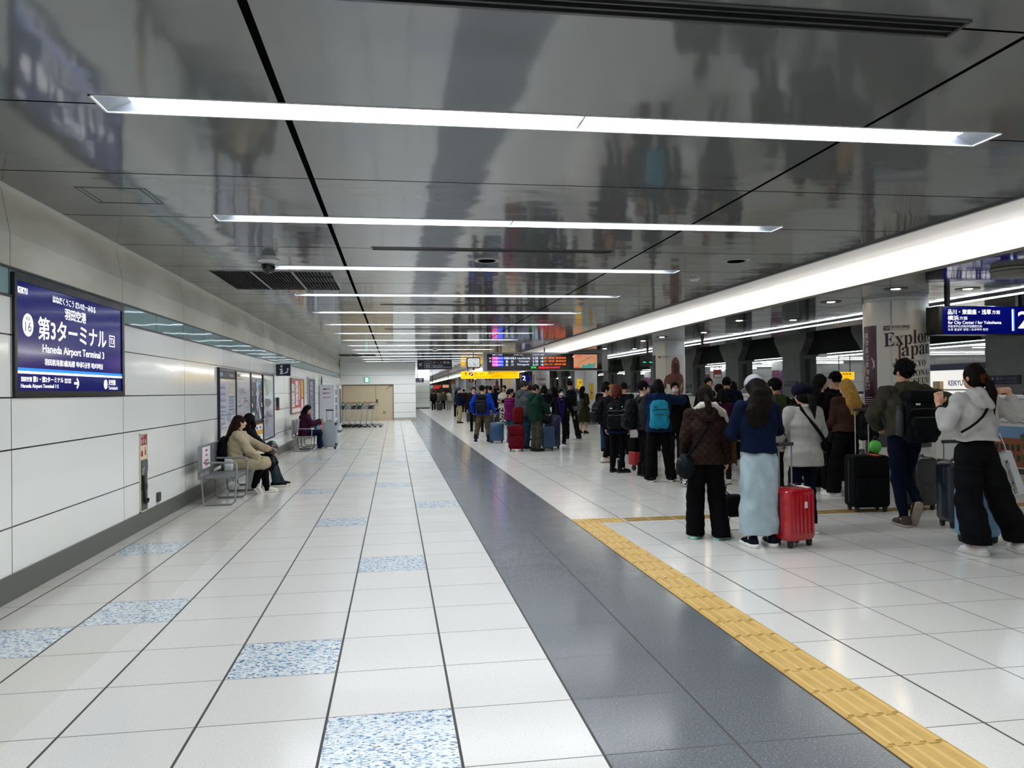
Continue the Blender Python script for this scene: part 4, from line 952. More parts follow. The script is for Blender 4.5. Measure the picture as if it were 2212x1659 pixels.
def nets(F, lo, h):
    I = F < 0; n = F.shape
    c = np.zeros([q-1 for q in n], np.int8)
    for i in (0,1):
        for j in (0,1):
            for k in (0,1): c += I[i:n[0]-1+i, j:n[1]-1+j, k:n[2]-1+k]
    act = (c > 0) & (c < 8); idx = np.argwhere(act)
    if not len(idx): return np.zeros((0,3)), np.zeros((0,4), int)
    num = np.full(act.shape, -1, np.int64); num[act] = np.arange(len(idx))
    acc = np.zeros((len(idx), 3)); cnt = np.zeros(len(idx))
    for a in range(3):
        o1, o2 = [q for q in range(3) if q != a]
        for u in (0,1):
            for v in (0,1):
                p = idx.copy(); p[:,o1] += u; p[:,o2] += v; q = p.copy(); q[:,a] += 1
                f0 = F[p[:,0],p[:,1],p[:,2]]; f1 = F[q[:,0],q[:,1],q[:,2]]; m = (f0 < 0) != (f1 < 0)
                t = np.where(m, f0/np.where(m, f0-f1, 1), 0); pt = (p-idx).astype(float); pt[:,a] += t
                acc += pt*m[:,None]; cnt += m
    V = (idx+acc/np.maximum(cnt, 1)[:,None])*h+np.array(lo)
    Q = []
    for a in range(3):
        o1, o2 = (a+1) % 3, (a+2) % 3
        s0 = [slice(None)]*3; s1 = [slice(None)]*3; s0[a] = slice(0, -1); s1[a] = slice(1, None)
        m = I[tuple(s0)] != I[tuple(s1)]; e = np.argwhere(m)
        e = e[(e[:,o1] > 0) & (e[:,o2] > 0) & (e[:,o1] < n[o1]-1) & (e[:,o2] < n[o2]-1)]
        def cell(d1, d2):
            p = e.copy(); p[:,o1] -= d1; p[:,o2] -= d2; return num[p[:,0],p[:,1],p[:,2]]
        q = np.stack([cell(1,1), cell(0,1), cell(0,0), cell(1,0)], 1)
        fl = ~I[e[:,0],e[:,1],e[:,2]]; q[fl] = q[fl][:,::-1]
        Q.append(q[(q >= 0).all(1)])
    return V, np.concatenate(Q)
def vq(name, VQ, m, parent=None):
    V, Q = VQ; me = bpy.data.meshes.new(name)
    me.vertices.add(len(V)); me.vertices.foreach_set('co', V.astype(np.float32).ravel())
    me.loops.add(len(Q)*4); me.loops.foreach_set('vertex_index', Q.astype(np.int32).ravel())
    me.polygons.add(len(Q)); me.polygons.foreach_set('loop_start', np.arange(0, len(Q)*4, 4, dtype=np.int32))
    me.update(calc_edges=True); me.polygons.foreach_set('use_smooth', [True]*len(Q)); me.materials.append(m); me.validate()
    return link(name, me, parent)
def V3(*a): return np.array(a, float)
def unit(v): return v/max(np.linalg.norm(v), 1e-9)
def ik(S, W, L1, L2, pole):
    d = W-S; L = np.linalg.norm(d)
    if L > (L1+L2)*.995: W = S+d/L*(L1+L2)*.995; d = W-S; L = np.linalg.norm(d)
    L = max(L, abs(L1-L2)+.02); a = (L1*L1-L2*L2+L*L)/(2*L); h = math.sqrt(max(L1*L1-a*a, 0)); u = unit(d)
    q = unit(pole-u*(pole@u)); return S+u*a+q*h, W
_SHOE = {}
def shoe_mesh(kind):
    if kind in _SHOE: return _SHOE[kind]
    h = .007; f = Field(); top = .10
    f.cone((0,-.055,.045),(0,.05,.045),.040,.042,.02); f.cone((0,.05,.045),(0,.145,.032),.044,.034,.02); f.cone((0,-.05,.05),(0,-.04,.10 if kind != 'boot' else .24),.040,.040 if kind != 'boot' else .048,.03)
    f.half((0,0,-1),-.018); f.half((0,0,1),.115 if kind != 'boot' else .25)
    up_ = f.mesh(h)
    f = Field(); g = 0.004 if kind != 'chunky' else .008
    f.cone((0,-.06,.02),(0,.05,.02),.043+g,.045+g,.0); f.cone((0,.05,.02),(0,.15,.02),.046+g,.038+g,.0); f.half((0,0,-1),-.0005); f.half((0,0,1),.026 if kind != 'chunky' else .036)
    _SHOE[kind] = (up_, f.mesh(h)); return _SHOE[kind]
_SM = {}
def add_shoe(root, pos, yaw, pitch, kind, col, sole, s):
    k = (kind, col, sole)
    if k not in _SM:
        (a, b) = shoe_mesh(kind); o = vq('shoe', a, cloth(col, 'plain', .6)); p = vq('sole', b, mat(sole, .6), o); _SM[k] = (o.data, p.data); bpy.data.objects.remove(p); bpy.data.objects.remove(o)
    o = link('shoe', _SM[k][0], root); p = link('sole', _SM[k][1], o)
    o.location = pos; o.rotation_euler = (pitch, 0, yaw); o.scale = (s, s, s)
def rotm(yaw, pitch, roll=0.0):
    return np.array((Matrix.Rotation(yaw, 3, 'Z') @ Matrix.Rotation(-pitch, 3, 'X') @ Matrix.Rotation(roll, 3, 'Y')))
class Person:
    """x right, y forward, z up; lengths for a 1.70 m figure, scaled to height H"""
    def __init__(s, label, X, Y, H, face=0, sex='f', res=.012, seat=None, lean=0.0, head=(0,0), handL=None, handR=None, poleL=None, poleR=None, footL=None, footR=None,
                 top=None, bot=None, shoe=('sneaker','#1a1a1c','#e0e0dc'), hair=('short','#15120f'), hat=None, mask=None, curl=.5, grp=None, eyes=False, wide=1.0, handdir=None, palm=None, Z=0.0):
        s.res = res; s.s = k = H/1.70; s.H = H; s.face = math.radians(face); s.X, s.Y = X, Y
        s.male = sex == 'm'; s.wide = wide
        sh = (.19 if s.male else .168)*wide; hz = .90; ph = V3(0, 0, .93)
        if seat is not None: ph = V3(0, 0, seat/k+.09); hz = ph[2]-.02
        L = math.sin(lean); up = V3(0, L, math.cos(lean))
        s.ph = ph; tr = lambda z, y=0: ph+up*(z-.93)+V3(0, y, 0)
        s.waist, s.chest, s.shz, s.nb = tr(1.06), tr(1.24), tr(1.385), tr(1.44)
        s.up = up; s.tr = tr
        R = rotm(math.radians(head[0]), math.radians(head[1])-lean*.3); s.R = R; piv = s.nb+up*.055; s.piv = piv
        s.hp = lambda v: piv+R@V3(*v)
        s.S = {-1: s.shz+V3(-sh,0,0), 1: s.shz+V3(sh,0,0)}
        s.E, s.W = {}, {}
        for sd, t_, pl in ((-1, handL, poleL), (1, handR, poleR)):
            t_ = V3(sd*(sh+.07), .04, ph[2]-.13) if t_ is None else V3(*t_)
            pl = V3(sd*.5, -1, -.25) if pl is None else V3(*pl)
            s.E[sd], s.W[sd] = ik(s.S[sd], t_, .272, .245, pl)
        s.Hp, s.K, s.A, s.FY = {}, {}, {}, {}
        for sd, ft in ((-1, footL), (1, footR)):
            d = dict(x=sd*.10, y=0.0, z=0.0, yaw=-sd*.14, pitch=0.0)
            if seat is not None: d.update(y=.44, x=sd*.09)
            d.update(ft or {}); s.FY[sd] = d
            hip = V3(sd*.085, 0, hz); ank = V3(d['x'], d['y'], .078+d['z'])
            s.Hp[sd] = hip; s.K[sd], s.A[sd] = ik(hip, ank, .418, .408, V3(sd*.12, 1, .0 if seat is None else .7))
        s.root = o = vq('person', s.body(curl, handdir or {}, palm or {}), skinmat()); s.kw = {}
        o.location = (X, Y, Z); o.rotation_euler = (0, 0, s.face); o.scale = (k, k, k)
        tag(o, label, 'person', grp)
        if bot: s.bottom(**bot)
        if top: s.top(**top)
        if shoe:
            for sd in (-1, 1):
                d = s.FY[sd]; add_shoe(o, (s.A[sd][0], s.A[sd][1], d['z']), d['yaw'], d['pitch'], shoe[0], shoe[1], shoe[2], 1.0)
        if hair: s.hair(*hair)
        if hat: s.hat(*hat)
        if mask: s.mask(mask)
        if eyes:
            m = MB()
            for sd in (-1, 1):
                c = s.hp((sd*.031, .088, .118)); m.lathe([(0,-.006),(.008,-.004),(.011,0),(.008,.004),(0,.006)], tuple(c), 8)
            m.build('eyes', mat('#1d1512', .3), o, True)
            m = MB()
            for sd in (-1, 1): m.tube([s.hp((sd*.014,.094,.138)), s.hp((sd*.032,.093,.143)), s.hp((sd*.047,.083,.138))], .0035, 5)
            m.build('eyebrows', mat('#1d1512', .6), o)
    def body(s, curl, handdir, palm):
        f = Field(); hp, R = s.hp, s.R
        f.ell(hp((0,-.005,.115)), (.074,.093,.098), R, .02); f.ell(hp((0,.030,.062)), (.054,.062,.062), R, .03); f.cone(hp((0,.075,.03)), hp((0,.07,.035)), .018,.018,.02)
        f.cone(hp((0,.092,.115)), hp((0,.108,.082)), .008,.013,.012); f.ell(hp((0,.094,.05)), (.022,.010,.009), R, .008)
        for sd in (-1, 1): f.ell(hp((sd*.076,-.008,.095)), (.012,.022,.032), R, .008); f.ell(hp((sd*.033,.098,.118)), (.016,.010,.010), R, 0, '-')
        f.cone(s.nb-s.up*.05, s.piv+R@V3(0,0,.06), .056 if s.male else .048, .052 if s.male else .045, .03)
        w_ = s.wide*(1.08 if s.male else 1.0); c = lambda p, rx, ry: (p[2], p[0], p[1], rx*w_, ry)
        f.loft([c(s.ph-s.up*.08,.13,.095), c(s.ph,.14,.10), c(s.waist,.11,.085), c(s.chest,.13,.098), c(s.shz,.12,.07), c(s.nb,.06,.05)], .04)
        for sd in (-1, 1):
            S, E, W = s.S[sd], s.E[sd], s.W[sd]
            f.cone(s.shz+V3(sd*.08,0,0), S, .05,.044,.03); f.chain([S, E, W], [.042,.036,.025], .015)
            s.hand(f, sd, E, W, curl, handdir.get(sd), palm.get(sd))
            f.chain([s.Hp[sd], s.K[sd], s.A[sd]], [.075,.05,.036], .02); d = s.FY[sd]
            cy, sy, cp, sp = math.cos(d['yaw']), math.sin(d['yaw']), math.cos(d['pitch']), math.sin(d['pitch'])
            toe = V3(-sy*.06*cp, cy*.06*cp, .050+d['z']+.06*sp); A = s.A[sd]; f.cone(A, V3(A[0]+toe[0], A[1]+toe[1], toe[2]), .028,.020,.02)
        return f.mesh(s.res)
    def hand(s, f, sd, E, W, curl, hd, pn):
        d = unit(V3(*hd)) if hd is not None else unit(W-E)
        n = V3(*pn) if pn is not None else V3(-sd, .25, 0); n = unit(n-d*(n@d)); t = np.cross(n, d)*1.0
        if pn is None and t[1] < 0: t = -t
        r = .0095
        f.cone(W, W+d*.055, .024,.026,.015); 
        for q in (-.026, -.009, .009, .026): f.cone(W+d*.03+t*q, W+d*.085+t*q, .013,.0115,.008)
        for i, q in enumerate((.030,.010,-.010,-.029)):
            p = W+d*.085+t*q; a = curl*(.9+.12*i); Ls = [(.042,.027,.020),(.046,.030,.021),(.043,.028,.020),(.034,.022,.017)][i]; an = 0
            for j, L in enumerate(Ls):
                an += a*(.8 if j == 0 else 1.0); q2 = p+(d*math.cos(an)+n*math.sin(an))*L; f.cone(p, q2, r-.001*j, r-.001*(j+1), .004); p = q2
        p = W+d*.028+t*.024; q1 = p+unit(d*.6+t*.75+n*.35)*.042; q2 = q1+unit(d*.85+t*.25+n*(.3+curl*.5))*.032; f.cone(p, q1, .013,.0105,.008); f.cone(q1, q2, .0105,.0085,.004)
    def top(s, col, kind='plain', hem=.84, loose=.03, flare=.0, hood=False, sleeve=1.0, wr=.004, collar=None, cuff=.0, vest=None, open=None, name='jacket', arms=None):
        f = Field(); g = loose; m_ = s.male; w_ = s.wide; P = s.tr
        c = lambda z, rx, ry: (P(z)[2], P(z)[0], P(z)[1], rx*w_+g, ry+g)
        hip, wst, che = ((.150,.110), (.142,.108), (.172,.120)) if m_ else ((.150,.112), (.125,.095), (.150,.112))
        S = []
        if hem < .86: S.append(c(hem, hip[0]+.005+flare, hip[1]+flare))
        if hem < .97: S.append(c(.94, hip[0]+flare*.6, hip[1]+flare*.5))
        else: S.append(c(hem, wst[0]+flare, wst[1]+flare))
        if hem < 1.04: S.append(c(1.06, *wst))
        S += [c(1.24, *che), c(1.35, che[0]-.012, .085), c(1.40, .105, .060), c(1.445, .052, .048)]
        f.loft(S, .03)
        for sd in (-1, 1):
            A, E, W = s.S[sd], s.E[sd], s.W[sd]; W2 = E+(W-E)*sleeve; r = (.052, .046, .036) if m_ else (.047, .041, .033)
            f.cone(s.shz+V3(sd*.07,0,.0), A, .05+g*.5,.046+g*.6,.03)
            f.chain([A, E, W2], [r[0]+g*.58, r[1]+g*.55, r[2]+g*.5], .018)
            if cuff: f.cone(W2-unit(W2-E)*.03, W2, r[2]+.004, r[2]+.002, .01)
        mm = cloth(col, kind)
        if vest:
            # sleeves of another colour: body and sleeves are two parts
            vq('sleeves', f.mesh(s.res, wr), cloth(vest), s.root); f2 = Field(); g += .012; S2 = [(a, b, cc, d+.012, e+.012) for a, b, cc, d, e in S]; f2.loft(S2, .03); vq('vest', f2.mesh(s.res, wr), mm, s.root)
        else: vq(name, f.mesh(s.res, wr, seed=len(s.root['label'])), mm, s.root)
        if hood:
            f = Field(); b = P(1.40, -.075-g*.6); f.ell(b, (.125,.062,.095), None, .03); f.cone(P(1.45,-.05-g*.3)+V3(-.075,0,0), P(1.45,-.05-g*.3)+V3(.075,0,0), .045,.045,.04); f.cone(P(1.43,.02)+V3(-.085,0,0), P(1.45,-.05)+V3(-.07,0,0), .035,.04,.03); f.cone(P(1.43,.02)+V3(.085,0,0), P(1.45,-.05)+V3(.07,0,0), .035,.04,.03)
            f.ell(P(1.36,-.12-g*.6), (.07,.04,.055), None, .03); vq('hood', f.mesh(s.res, .006, (30,30,30)), mm, s.root)
        if collar:
            f = Field(); 
            for i in range(10):
                a, b = 2*PI*i/10, 2*PI*(i+1)/10; q = lambda t: P(1.445+.02*math.sin(t), 0)+V3(.072*math.cos(t), .062*math.sin(t)-.005, 0)
                f.cone(q(a), q(b), .026,.026,.01)
            vq('collar', f.mesh(s.res), cloth(collar, 'fleece'), s.root)
        if open:
            f = Field(); f.loft([(P(.95)[2], 0, P(.95)[1]+che[1]*.35+g, .065, .075), (P(1.40)[2], 0, P(1.40)[1]+.03+g*.6, .05, .06)], .02); vq('shirt', f.mesh(s.res), cloth(open), s.root)
    def bottom(s, col, kind='plain', style='pants', knee=.062, hem=.052, thigh=.088, hemz=.06, z0=.1, wr=.006, flare=.20, waist=1.02):
        f = Field(); m_ = s.male; P = s.tr; hipx = (.152, .112) if m_ else (.153, .116)
        if style == 'skirt':
            f.loft([(z0, 0, 0, flare, flare*.78), (.5, 0, 0, .192, .148), (.86, 0, 0, .186, .142), (1.06, 0, 0, .14, .11)], .02, 2.2)
        else:
            c = lambda z, a, b: (P(z)[2], P(z)[0], P(z)[1], a*s.wide, b)
            f.loft([c(.84, hipx[0]-.02, hipx[1]-.01), c(.92, *hipx), c(waist, .135 if m_ else .122, .105 if m_ else .10)], .03)
            for sd in (-1, 1):
                H, K, A = s.Hp[sd], s.K[sd], s.A[sd]; u = unit(A-K); e = A+u*(.078-hemz)
                f.chain([H, K, e], [thigh, knee, hem], .02)
                if s.FY[sd]['z'] < .01 and s.FY[sd]['pitch'] == 0: pass
            f.half((0,0,-1), -max(hemz, .012)) if all(s.FY[q]['z'] < .02 for q in (-1,1)) else None
        vq('skirt' if style == 'skirt' else 'trousers', f.mesh(s.res, wr, (26, 26, 12) if style == 'skirt' else (12, 12, 30), seed=len(s.root['label'])+3), cloth(col, kind), s.root)
    def hair(s, style, col, length=.0, side=0.0):
        f = Field(); hp, R = s.hp, s.R; h = min(s.res, .010)
        f.ell(hp((0,-.012,.125)), (.084,.101,.103), R, .02)
        if style == 'bald': f = Field(); f.ell(hp((0,-.02,.12)), (.079,.095,.098), R, .02)
        n = R@V3(0,1,.0); 
        if style in ('bob', 'long', 'pony', 'back'):
            f.ell(hp((0,-.035,.07)), (.082,.075,.085), R, .03)
        cutn = R@V3(0,.86,-.51); pc = hp((0,.052,.10))
        f.p.append((lambda P: (cutn@pc)-(cutn[0]*P[0]+cutn[1]*P[1]+cutn[2]*P[2]), None, None, 0, '-'))
        if style == 'short': pn = R@V3(0,-.25,-1); pz = hp((0,-.06,.055)); f.half(pn, pn@pz)
        if style == 'curly':
            rg = np.random.RandomState(3)
            for _ in range(60):
                v = unit(rg.normal(size=3)*V3(1,1,.8)+V3(0,-.25,.55))
                if v[1] > .62 and v[2] < .5: continue
                f.ell(hp((v[0]*.082, v[1]*.095-.012, v[2]*.10+.13)), (.024,.024,.024), None, .008)
        if style == 'bob':
            for sd in (-1, 1): f.chain([hp((sd*.072,-.005,.10)), hp((sd*.076,.0,.0))], [.030,.028], .03)
            f.chain([hp((0,-.07,.08)), hp((0,-.075,.0))], [.065,.055], .03)
        if style == 'long':
            L = length or .38; b = s.tr(1.44-L+.1, -.135)
            for sd in (-1, -.6, -.2, .2, .6, 1):
                h0 = hp((sd*.060,-.062,.09)); h1 = hp((sd*.066,-.092,.0)); c1 = s.tr(1.36, -.135); m1 = h1*.5+V3(sd*.08+side*.6, c1[1], c1[2])*.5
                f.chain([h0, h1, m1, V3(sd*.085+side, c1[1], c1[2]), V3(sd*.075+side*1.2, b[1]-.012, b[2]+.02*abs(sd))], [.040,.040,.038,.034,.012], .05)
        if style == 'pony':
            L = length or .22; a = hp((0,-.115,.075)); f.ell(a, (.02,.02,.02), None, .02)
            f.chain([a, hp((side*.3,-.145,.03)), hp((side*.7,-.15,-.06)), hp((side,-.145,-.06-L))], [.022,.032,.034,.010], .02)
        if style == 'side':
            L = length or .3
            for sd in (-1, 1): f.chain([hp((sd*.075,-.01,.09)), hp((sd*.085,.0,.0)), V3(sd*.10, s.tr(1.34)[1]+.02, s.nb[2]-L*.5), V3(sd*.09, s.tr(1.3)[1]+.08, s.nb[2]-L)], [.032,.034,.03,.012], .025)
            f.chain([hp((0,-.07,.08)), hp((0,-.09,-.05)), s.tr(1.34,-.11)], [.07,.06,.04], .03)
        vq('hair', f.mesh(h, .004, (60, 60, 6), 5), hairmat(col), s.root)
    def hat(s, style, col, kind='plain'):
        f = Field(); hp, R = s.hp, s.R
        if style in ('cap', 'capback', 'beret'):
            f.ell(hp((0,-.012,.135)), (.093,.109,.105), R, .02)
            pn = R@V3(0,.12,-1); pz = hp((0,0,.135)); f.half(pn, pn@pz)
            if style == 'beret': f = Field(); f.ell(hp((0,-.02,.155)), (.118,.128,.075), R, .03); f.ell(hp((0,-.01,.12)), (.094,.106,.05), R, .03)
            vq('hat', f.mesh(.009, .002), cloth(col, kind), s.root)
            if style != 'beret':
                sg = 1 if style == 'cap' else -1; f = Field(); f.ell(hp((0,sg*.11 if sg > 0 else -.115,.135)), (.072,.075,.009), R, .0); vq('hat_brim', f.mesh(.007), cloth(col, kind), s.root)
        else:
            f.ell(hp((0,-.012,.135)), (.094,.110,.108), R, .02); pn = R@V3(0,.1,-1); pz = hp((0,0,.10)); f.half(pn, pn@pz); vq('hat', f.mesh(.009, .003), cloth(col, 'knit'), s.root)
    def mask(s, col):
        f = Field(); hp, R = s.hp, s.R; f.ell(hp((0,.035,.062)), (.066,.082,.060), R, .02); n = R@V3(0,-1,.1); q = hp((0,.055,.06)); f.half(n, n@q); n2 = R@V3(0,-.3,1); q2 = hp((0,.1,.098)); f.half(n2, n2@q2)
        vq('face_mask', f.mesh(.007), mat(col, .8), s.root)
    # ---- things carried: each stands for itself, placed in the bearer's frame
    def carried(s, name, label, cat):
        o = thing(name, label, cat, (s.X, s.Y, s.root.location.z), s.face); o.scale = s.root.scale; return o
    def backpack(s, label, col, w=.30, d=.17, h=.46, z=1.16, y=-.125, pocket=None, shift=0.0, mark=None, trim='#0e0f11', flap=False, front=False, handle=True):
        d *= .86; h *= .94; o = s.carried('backpack', label, 'backpack'); sg = -1 if not front else 1; y = y if not front else -y; q = s.tr(z); cx, cy, cz = q[0]+shift, q[1]+y, q[2]
        f = Field(); ym = cy+sg*d/2; f.loft([(cz-h*.5,cx,ym,w*.36,d*.34),(cz-h*.44,cx,ym,w*.46,d*.47),(cz-h*.30,cx,ym,w*.50,d*.52),(cz+h*.15,cx,ym,w*.48,d*.50),(cz+h*.36,cx,ym-sg*.01,w*.42,d*.42),(cz+h*.46,cx,ym-sg*.02,w*.33,d*.32),(cz+h*.5,cx,ym-sg*.03,w*.22,d*.22)], .02, 3.2); vq('pack_body', f.mesh(max(.010, s.res), .005, (26,26,26)), cloth(col, 'plain', .6), o)
        ya = cy+sg*d; f = Field(); f.loft([(cz-h*.42,cx,ya,w*.34,.030),(cz-h*.36,cx,ya,w*.40,.044),(cz-h*.16,cx,ya,w*.41,.048),(cz-h*.02,cx,ya,w*.38,.036),(cz+h*.02,cx,ya,w*.33,.020)], .02, 3.0); vq('pocket', f.mesh(max(.009, s.res*.8), .004, (30,30,30)), cloth(pocket or col, 'plain', .6), o)
        m = MB(); m.tube([(cx-w*.43, ya+sg*.004, cz+h*.12), (cx-w*.36, ya+sg*.006, cz+h*.16), (cx, ya+sg*.008, cz+h*.17), (cx+w*.36, ya+sg*.006, cz+h*.16), (cx+w*.43, ya+sg*.004, cz+h*.12)], .006, 6); m.tube([(cx-w*.36, ya+sg*.052, cz+h*.0), (cx+w*.36, ya+sg*.052, cz+h*.0)], .005, 6); m.build('zip', mat(trim, .4), o)
        if flap: m = MB(); m.rbox(cx-w*.47, min(cy-.01, ya+sg*.03), cz+h*.30, cx+w*.47, max(cy+.01, ya+sg*.03), cz+h*.54, .06, 4, 'y', edge=.03); m.build('flap', cloth(col, 'plain', .6), o, True)
        sh = abs(s.S[1][0])
        for sd in (-1, 1):
            if shift and sd*shift < 0: continue
            x = sd*sh*.58+(shift*.5 if shift else 0); T = s.tr(1.44); C = s.tr(1.22); B = s.tr(z-h*.3)
            m = MB(); m.tube([(x, cy-sg*.01, cz+h*.42), (x, T[1]-sg*.02*-1*-1, T[2]+.035), (x*1.1, C[1]-sg*.165, C[2]+.06), (x*1.25, B[1]-sg*.13, B[2]+.05), (sd*(sh+.01), B[1], B[2]-.02), (cx+sd*w*.42, cy, cz-h*.38)], .019, 6); m.build('strap', cloth('#101114' if trim == '#0e0f11' else trim, 'plain', .7), o, True)
        if handle: m = MB(); m.tube([(cx-.04, cy+sg*.03, cz+h*.49), (cx-.03, cy+sg*.03, cz+h*.54), (cx+.03, cy+sg*.03, cz+h*.54), (cx+.04, cy+sg*.03, cz+h*.49)], .008, 6); m.build('top_loop', mat(trim, .6), o, True)
        if mark: m = MB(); m.box(cx-.10, ya+sg*.012-.004, cz+h*.24, cx-.055, ya+sg*.012+.004, cz+h*.28); m.build('mark', mat(mark, .5), o)
        return o
    def crossbag(s, label, col, sd, kind='bag', w=.26, h=.22, z=.82, y=-.02, d=.12, thick=.016):
        """bag on side sd, its strap over the other shoulder"""
        o = s.carried('shoulder_bag', label, 'bag'); q = s.tr(z); bx = sd*(.24*s.wide); g = .178
        if kind != 'strap':
            f = Field(); f.ell((bx, y, q[2]), (d*.75, w/2, h/2), None, .03); f.ell((bx, y, q[2]-.03), (d*.8, w*.46, h*.42), None, .03); vq('bag_body', f.mesh(.012, .006, (30,30,30)), cloth(col, 'plain', .6), o)
            m = MB(); m.tube([(bx+sd*d*.55, y-w*.38, q[2]+h*.25), (bx+sd*d*.62, y, q[2]+h*.30), (bx+sd*d*.55, y+w*.38, q[2]+h*.25)], .006, 6); m.build('zip', mat('#2a2c30', .4), o)
        T = s.tr(1.43); x2 = -sd*.085
        m = MB(); zA = z+h*.4; LR = lambda t, sg: (bx+(x2-bx)*t, s.tr(zA+(1.42-zA)*t)[1]+sg*g*(.62+.42*math.sin(PI*min(1, t*1.15))), s.tr(zA+(1.42-zA)*t)[2]); bk = [(bx, y-w*.3, s.tr(zA)[2])]+[LR(t, -1) for t in (.15,.3,.45,.6,.75,.88)]+[(x2, T[1]-.06, T[2]+.045), (x2, T[1]+.07, T[2]+.02)]+[LR(t, 1) for t in (.8,.6,.4,.2)]+[(bx, y+w*.3, s.tr(zA)[2])]
        m.tube(bk, thick, 6); m.build('strap', cloth('#0d0e10', 'plain', .7), o, True)
        return o
# ================================================================ luggage, benches, carts, booth
M_GREYP = mat('#2a2b2d', .5); M_ALU = mat('#b5b8ba', .25, .9)
def suitcase(label, x, y, rz, W, D, H, col, style='rib', handle=.0, rough=.3, tagc=None, wheels=.06, group=None, mark=None):
    o = thing('suitcase', label, 'suitcase', (x, y, 0), math.radians(rz), group)
    if style == 'soft':
        sm = cloth(col, 'plain', .8); MB().rbox(-W/2,-D/2,wheels,W/2,D/2,H,.05,4,'y',edge=.03).build('shell', sm, o, True)
        MB().rbox(-W*.44,-D/2-.03,wheels+.05,W*.44,-D/2+.02,wheels+(H-wheels)*.56,.04,4,'y',edge=.02).build('front_pocket', sm, o, True); MB().rbox(-W*.42,-D/2-.022,wheels+(H-wheels)*.60,W*.42,-D/2+.02,H-.05,.04,4,'y',edge=.015).build('upper_pocket', sm, o, True)
    else:
        sm = mat(col, rough, 0, .5, .5); MB().rbox(-W/2,-D/2,wheels,W/2,D/2,H,.065,5,'y',edge=.04).build('shell', sm, o, True)
        if style == 'rib':
            m = MB(); n = 6
            for k in range(n):
                xx = -W*.36+W*.72*k/(n-1)
                for s in (-1,): m.rbox(xx-W*.035,min(s*D/2,s*(D/2+.007)),wheels+.07,xx+W*.035,max(s*D/2,s*(D/2+.007)),H-.07,.012,3,'y',edge=.003)
            m.build('ribs', sm, o, True)
        elif style == 'hrib':
            m = MB()
            for k in range(8):
                z = wheels+.09+(H-wheels-.18)*k/7
                for s in (-1,): m.box(-W*.40,min(s*D/2,s*(D/2+.006)),z-.012,W*.40,max(s*D/2,s*(D/2+.006)),z+.012)
            m.build('ribs', sm, o)
        elif style == 'corner':
            for sx in (-1, 1):
                for z in (wheels+.02, H-.11): MB().rbox(min(sx*W*.42,sx*(W/2+.004)),-D/2-.004,z,max(sx*W*.42,sx*(W/2+.004)),D/2+.004,z+.09,.02,3,'y',edge=.004).build('corner_guard', mat('#1e1f22', .4), o)
    m = MB()
    for z in (wheels-.001,): pass
    m.box(-W/2-.002,-.011,wheels+.06,-W/2+.006,.011,H-.06); m.box(W/2-.006,-.011,wheels+.06,W/2+.002,.011,H-.06); m.box(-W/2+.06,-.011,H-.006,W/2-.06,.011,H+.002); m.build('zip', mat('#17181a', .5), o)
    for sx in (-1, 1):
        for sy in (-1, 1):
            m = MB(); cx, cy = sx*(W/2-.055), sy*(D/2-.045); m.box(cx-.022,cy-.02,wheels-.022,cx+.022,cy+.02,wheels+.01); m.lathe([(0,-.014),(.026,-.014),(.028,-.006),(.028,.006),(.026,.014),(0,.014)],(cx,cy,.028),14,'x'); m.build('wheel', mat('#141416', .5), o)
    MB().tube([(-.07,0,H-.004),(-.055,0,H+.022),(.055,0,H+.022),(.07,0,H-.004)],.010,6).build('carry_handle', M_GREYP, o, True)
    if handle:
        m = MB(); yb = D/2-.035
        for s in (-1, 1): m.tube([(s*.085,yb,H-.01),(s*.085,yb,H+handle)],.008,8)
        m.build('telescopic_handle', M_ALU, o); MB().rbox(-.105,yb-.018,H+handle-.01,.105,yb+.018,H+handle+.028,.012,3,'y').build('grip', M_GREYP, o, True)
    if tagc: MB().add([(-.02,-D*.1,H+.012),(.07,-D*.1-.02,H+.012),(.13,-D*.45,H-.005),(.05,-D*.5,H-.005)],[(0,1,2,3)]).tube([(-.03,0,H+.03),(.0,-D*.1,H+.015)],.004,5).build('luggage_tag', mat(tagc, .6), o)
    if mark: MB().poly if False else MB().box(W*.05,-D/2-.012,H*.66,W*.05+.035,-D/2+.002,H*.66+.06).build('badge', mat(mark, .4), o)
    return o
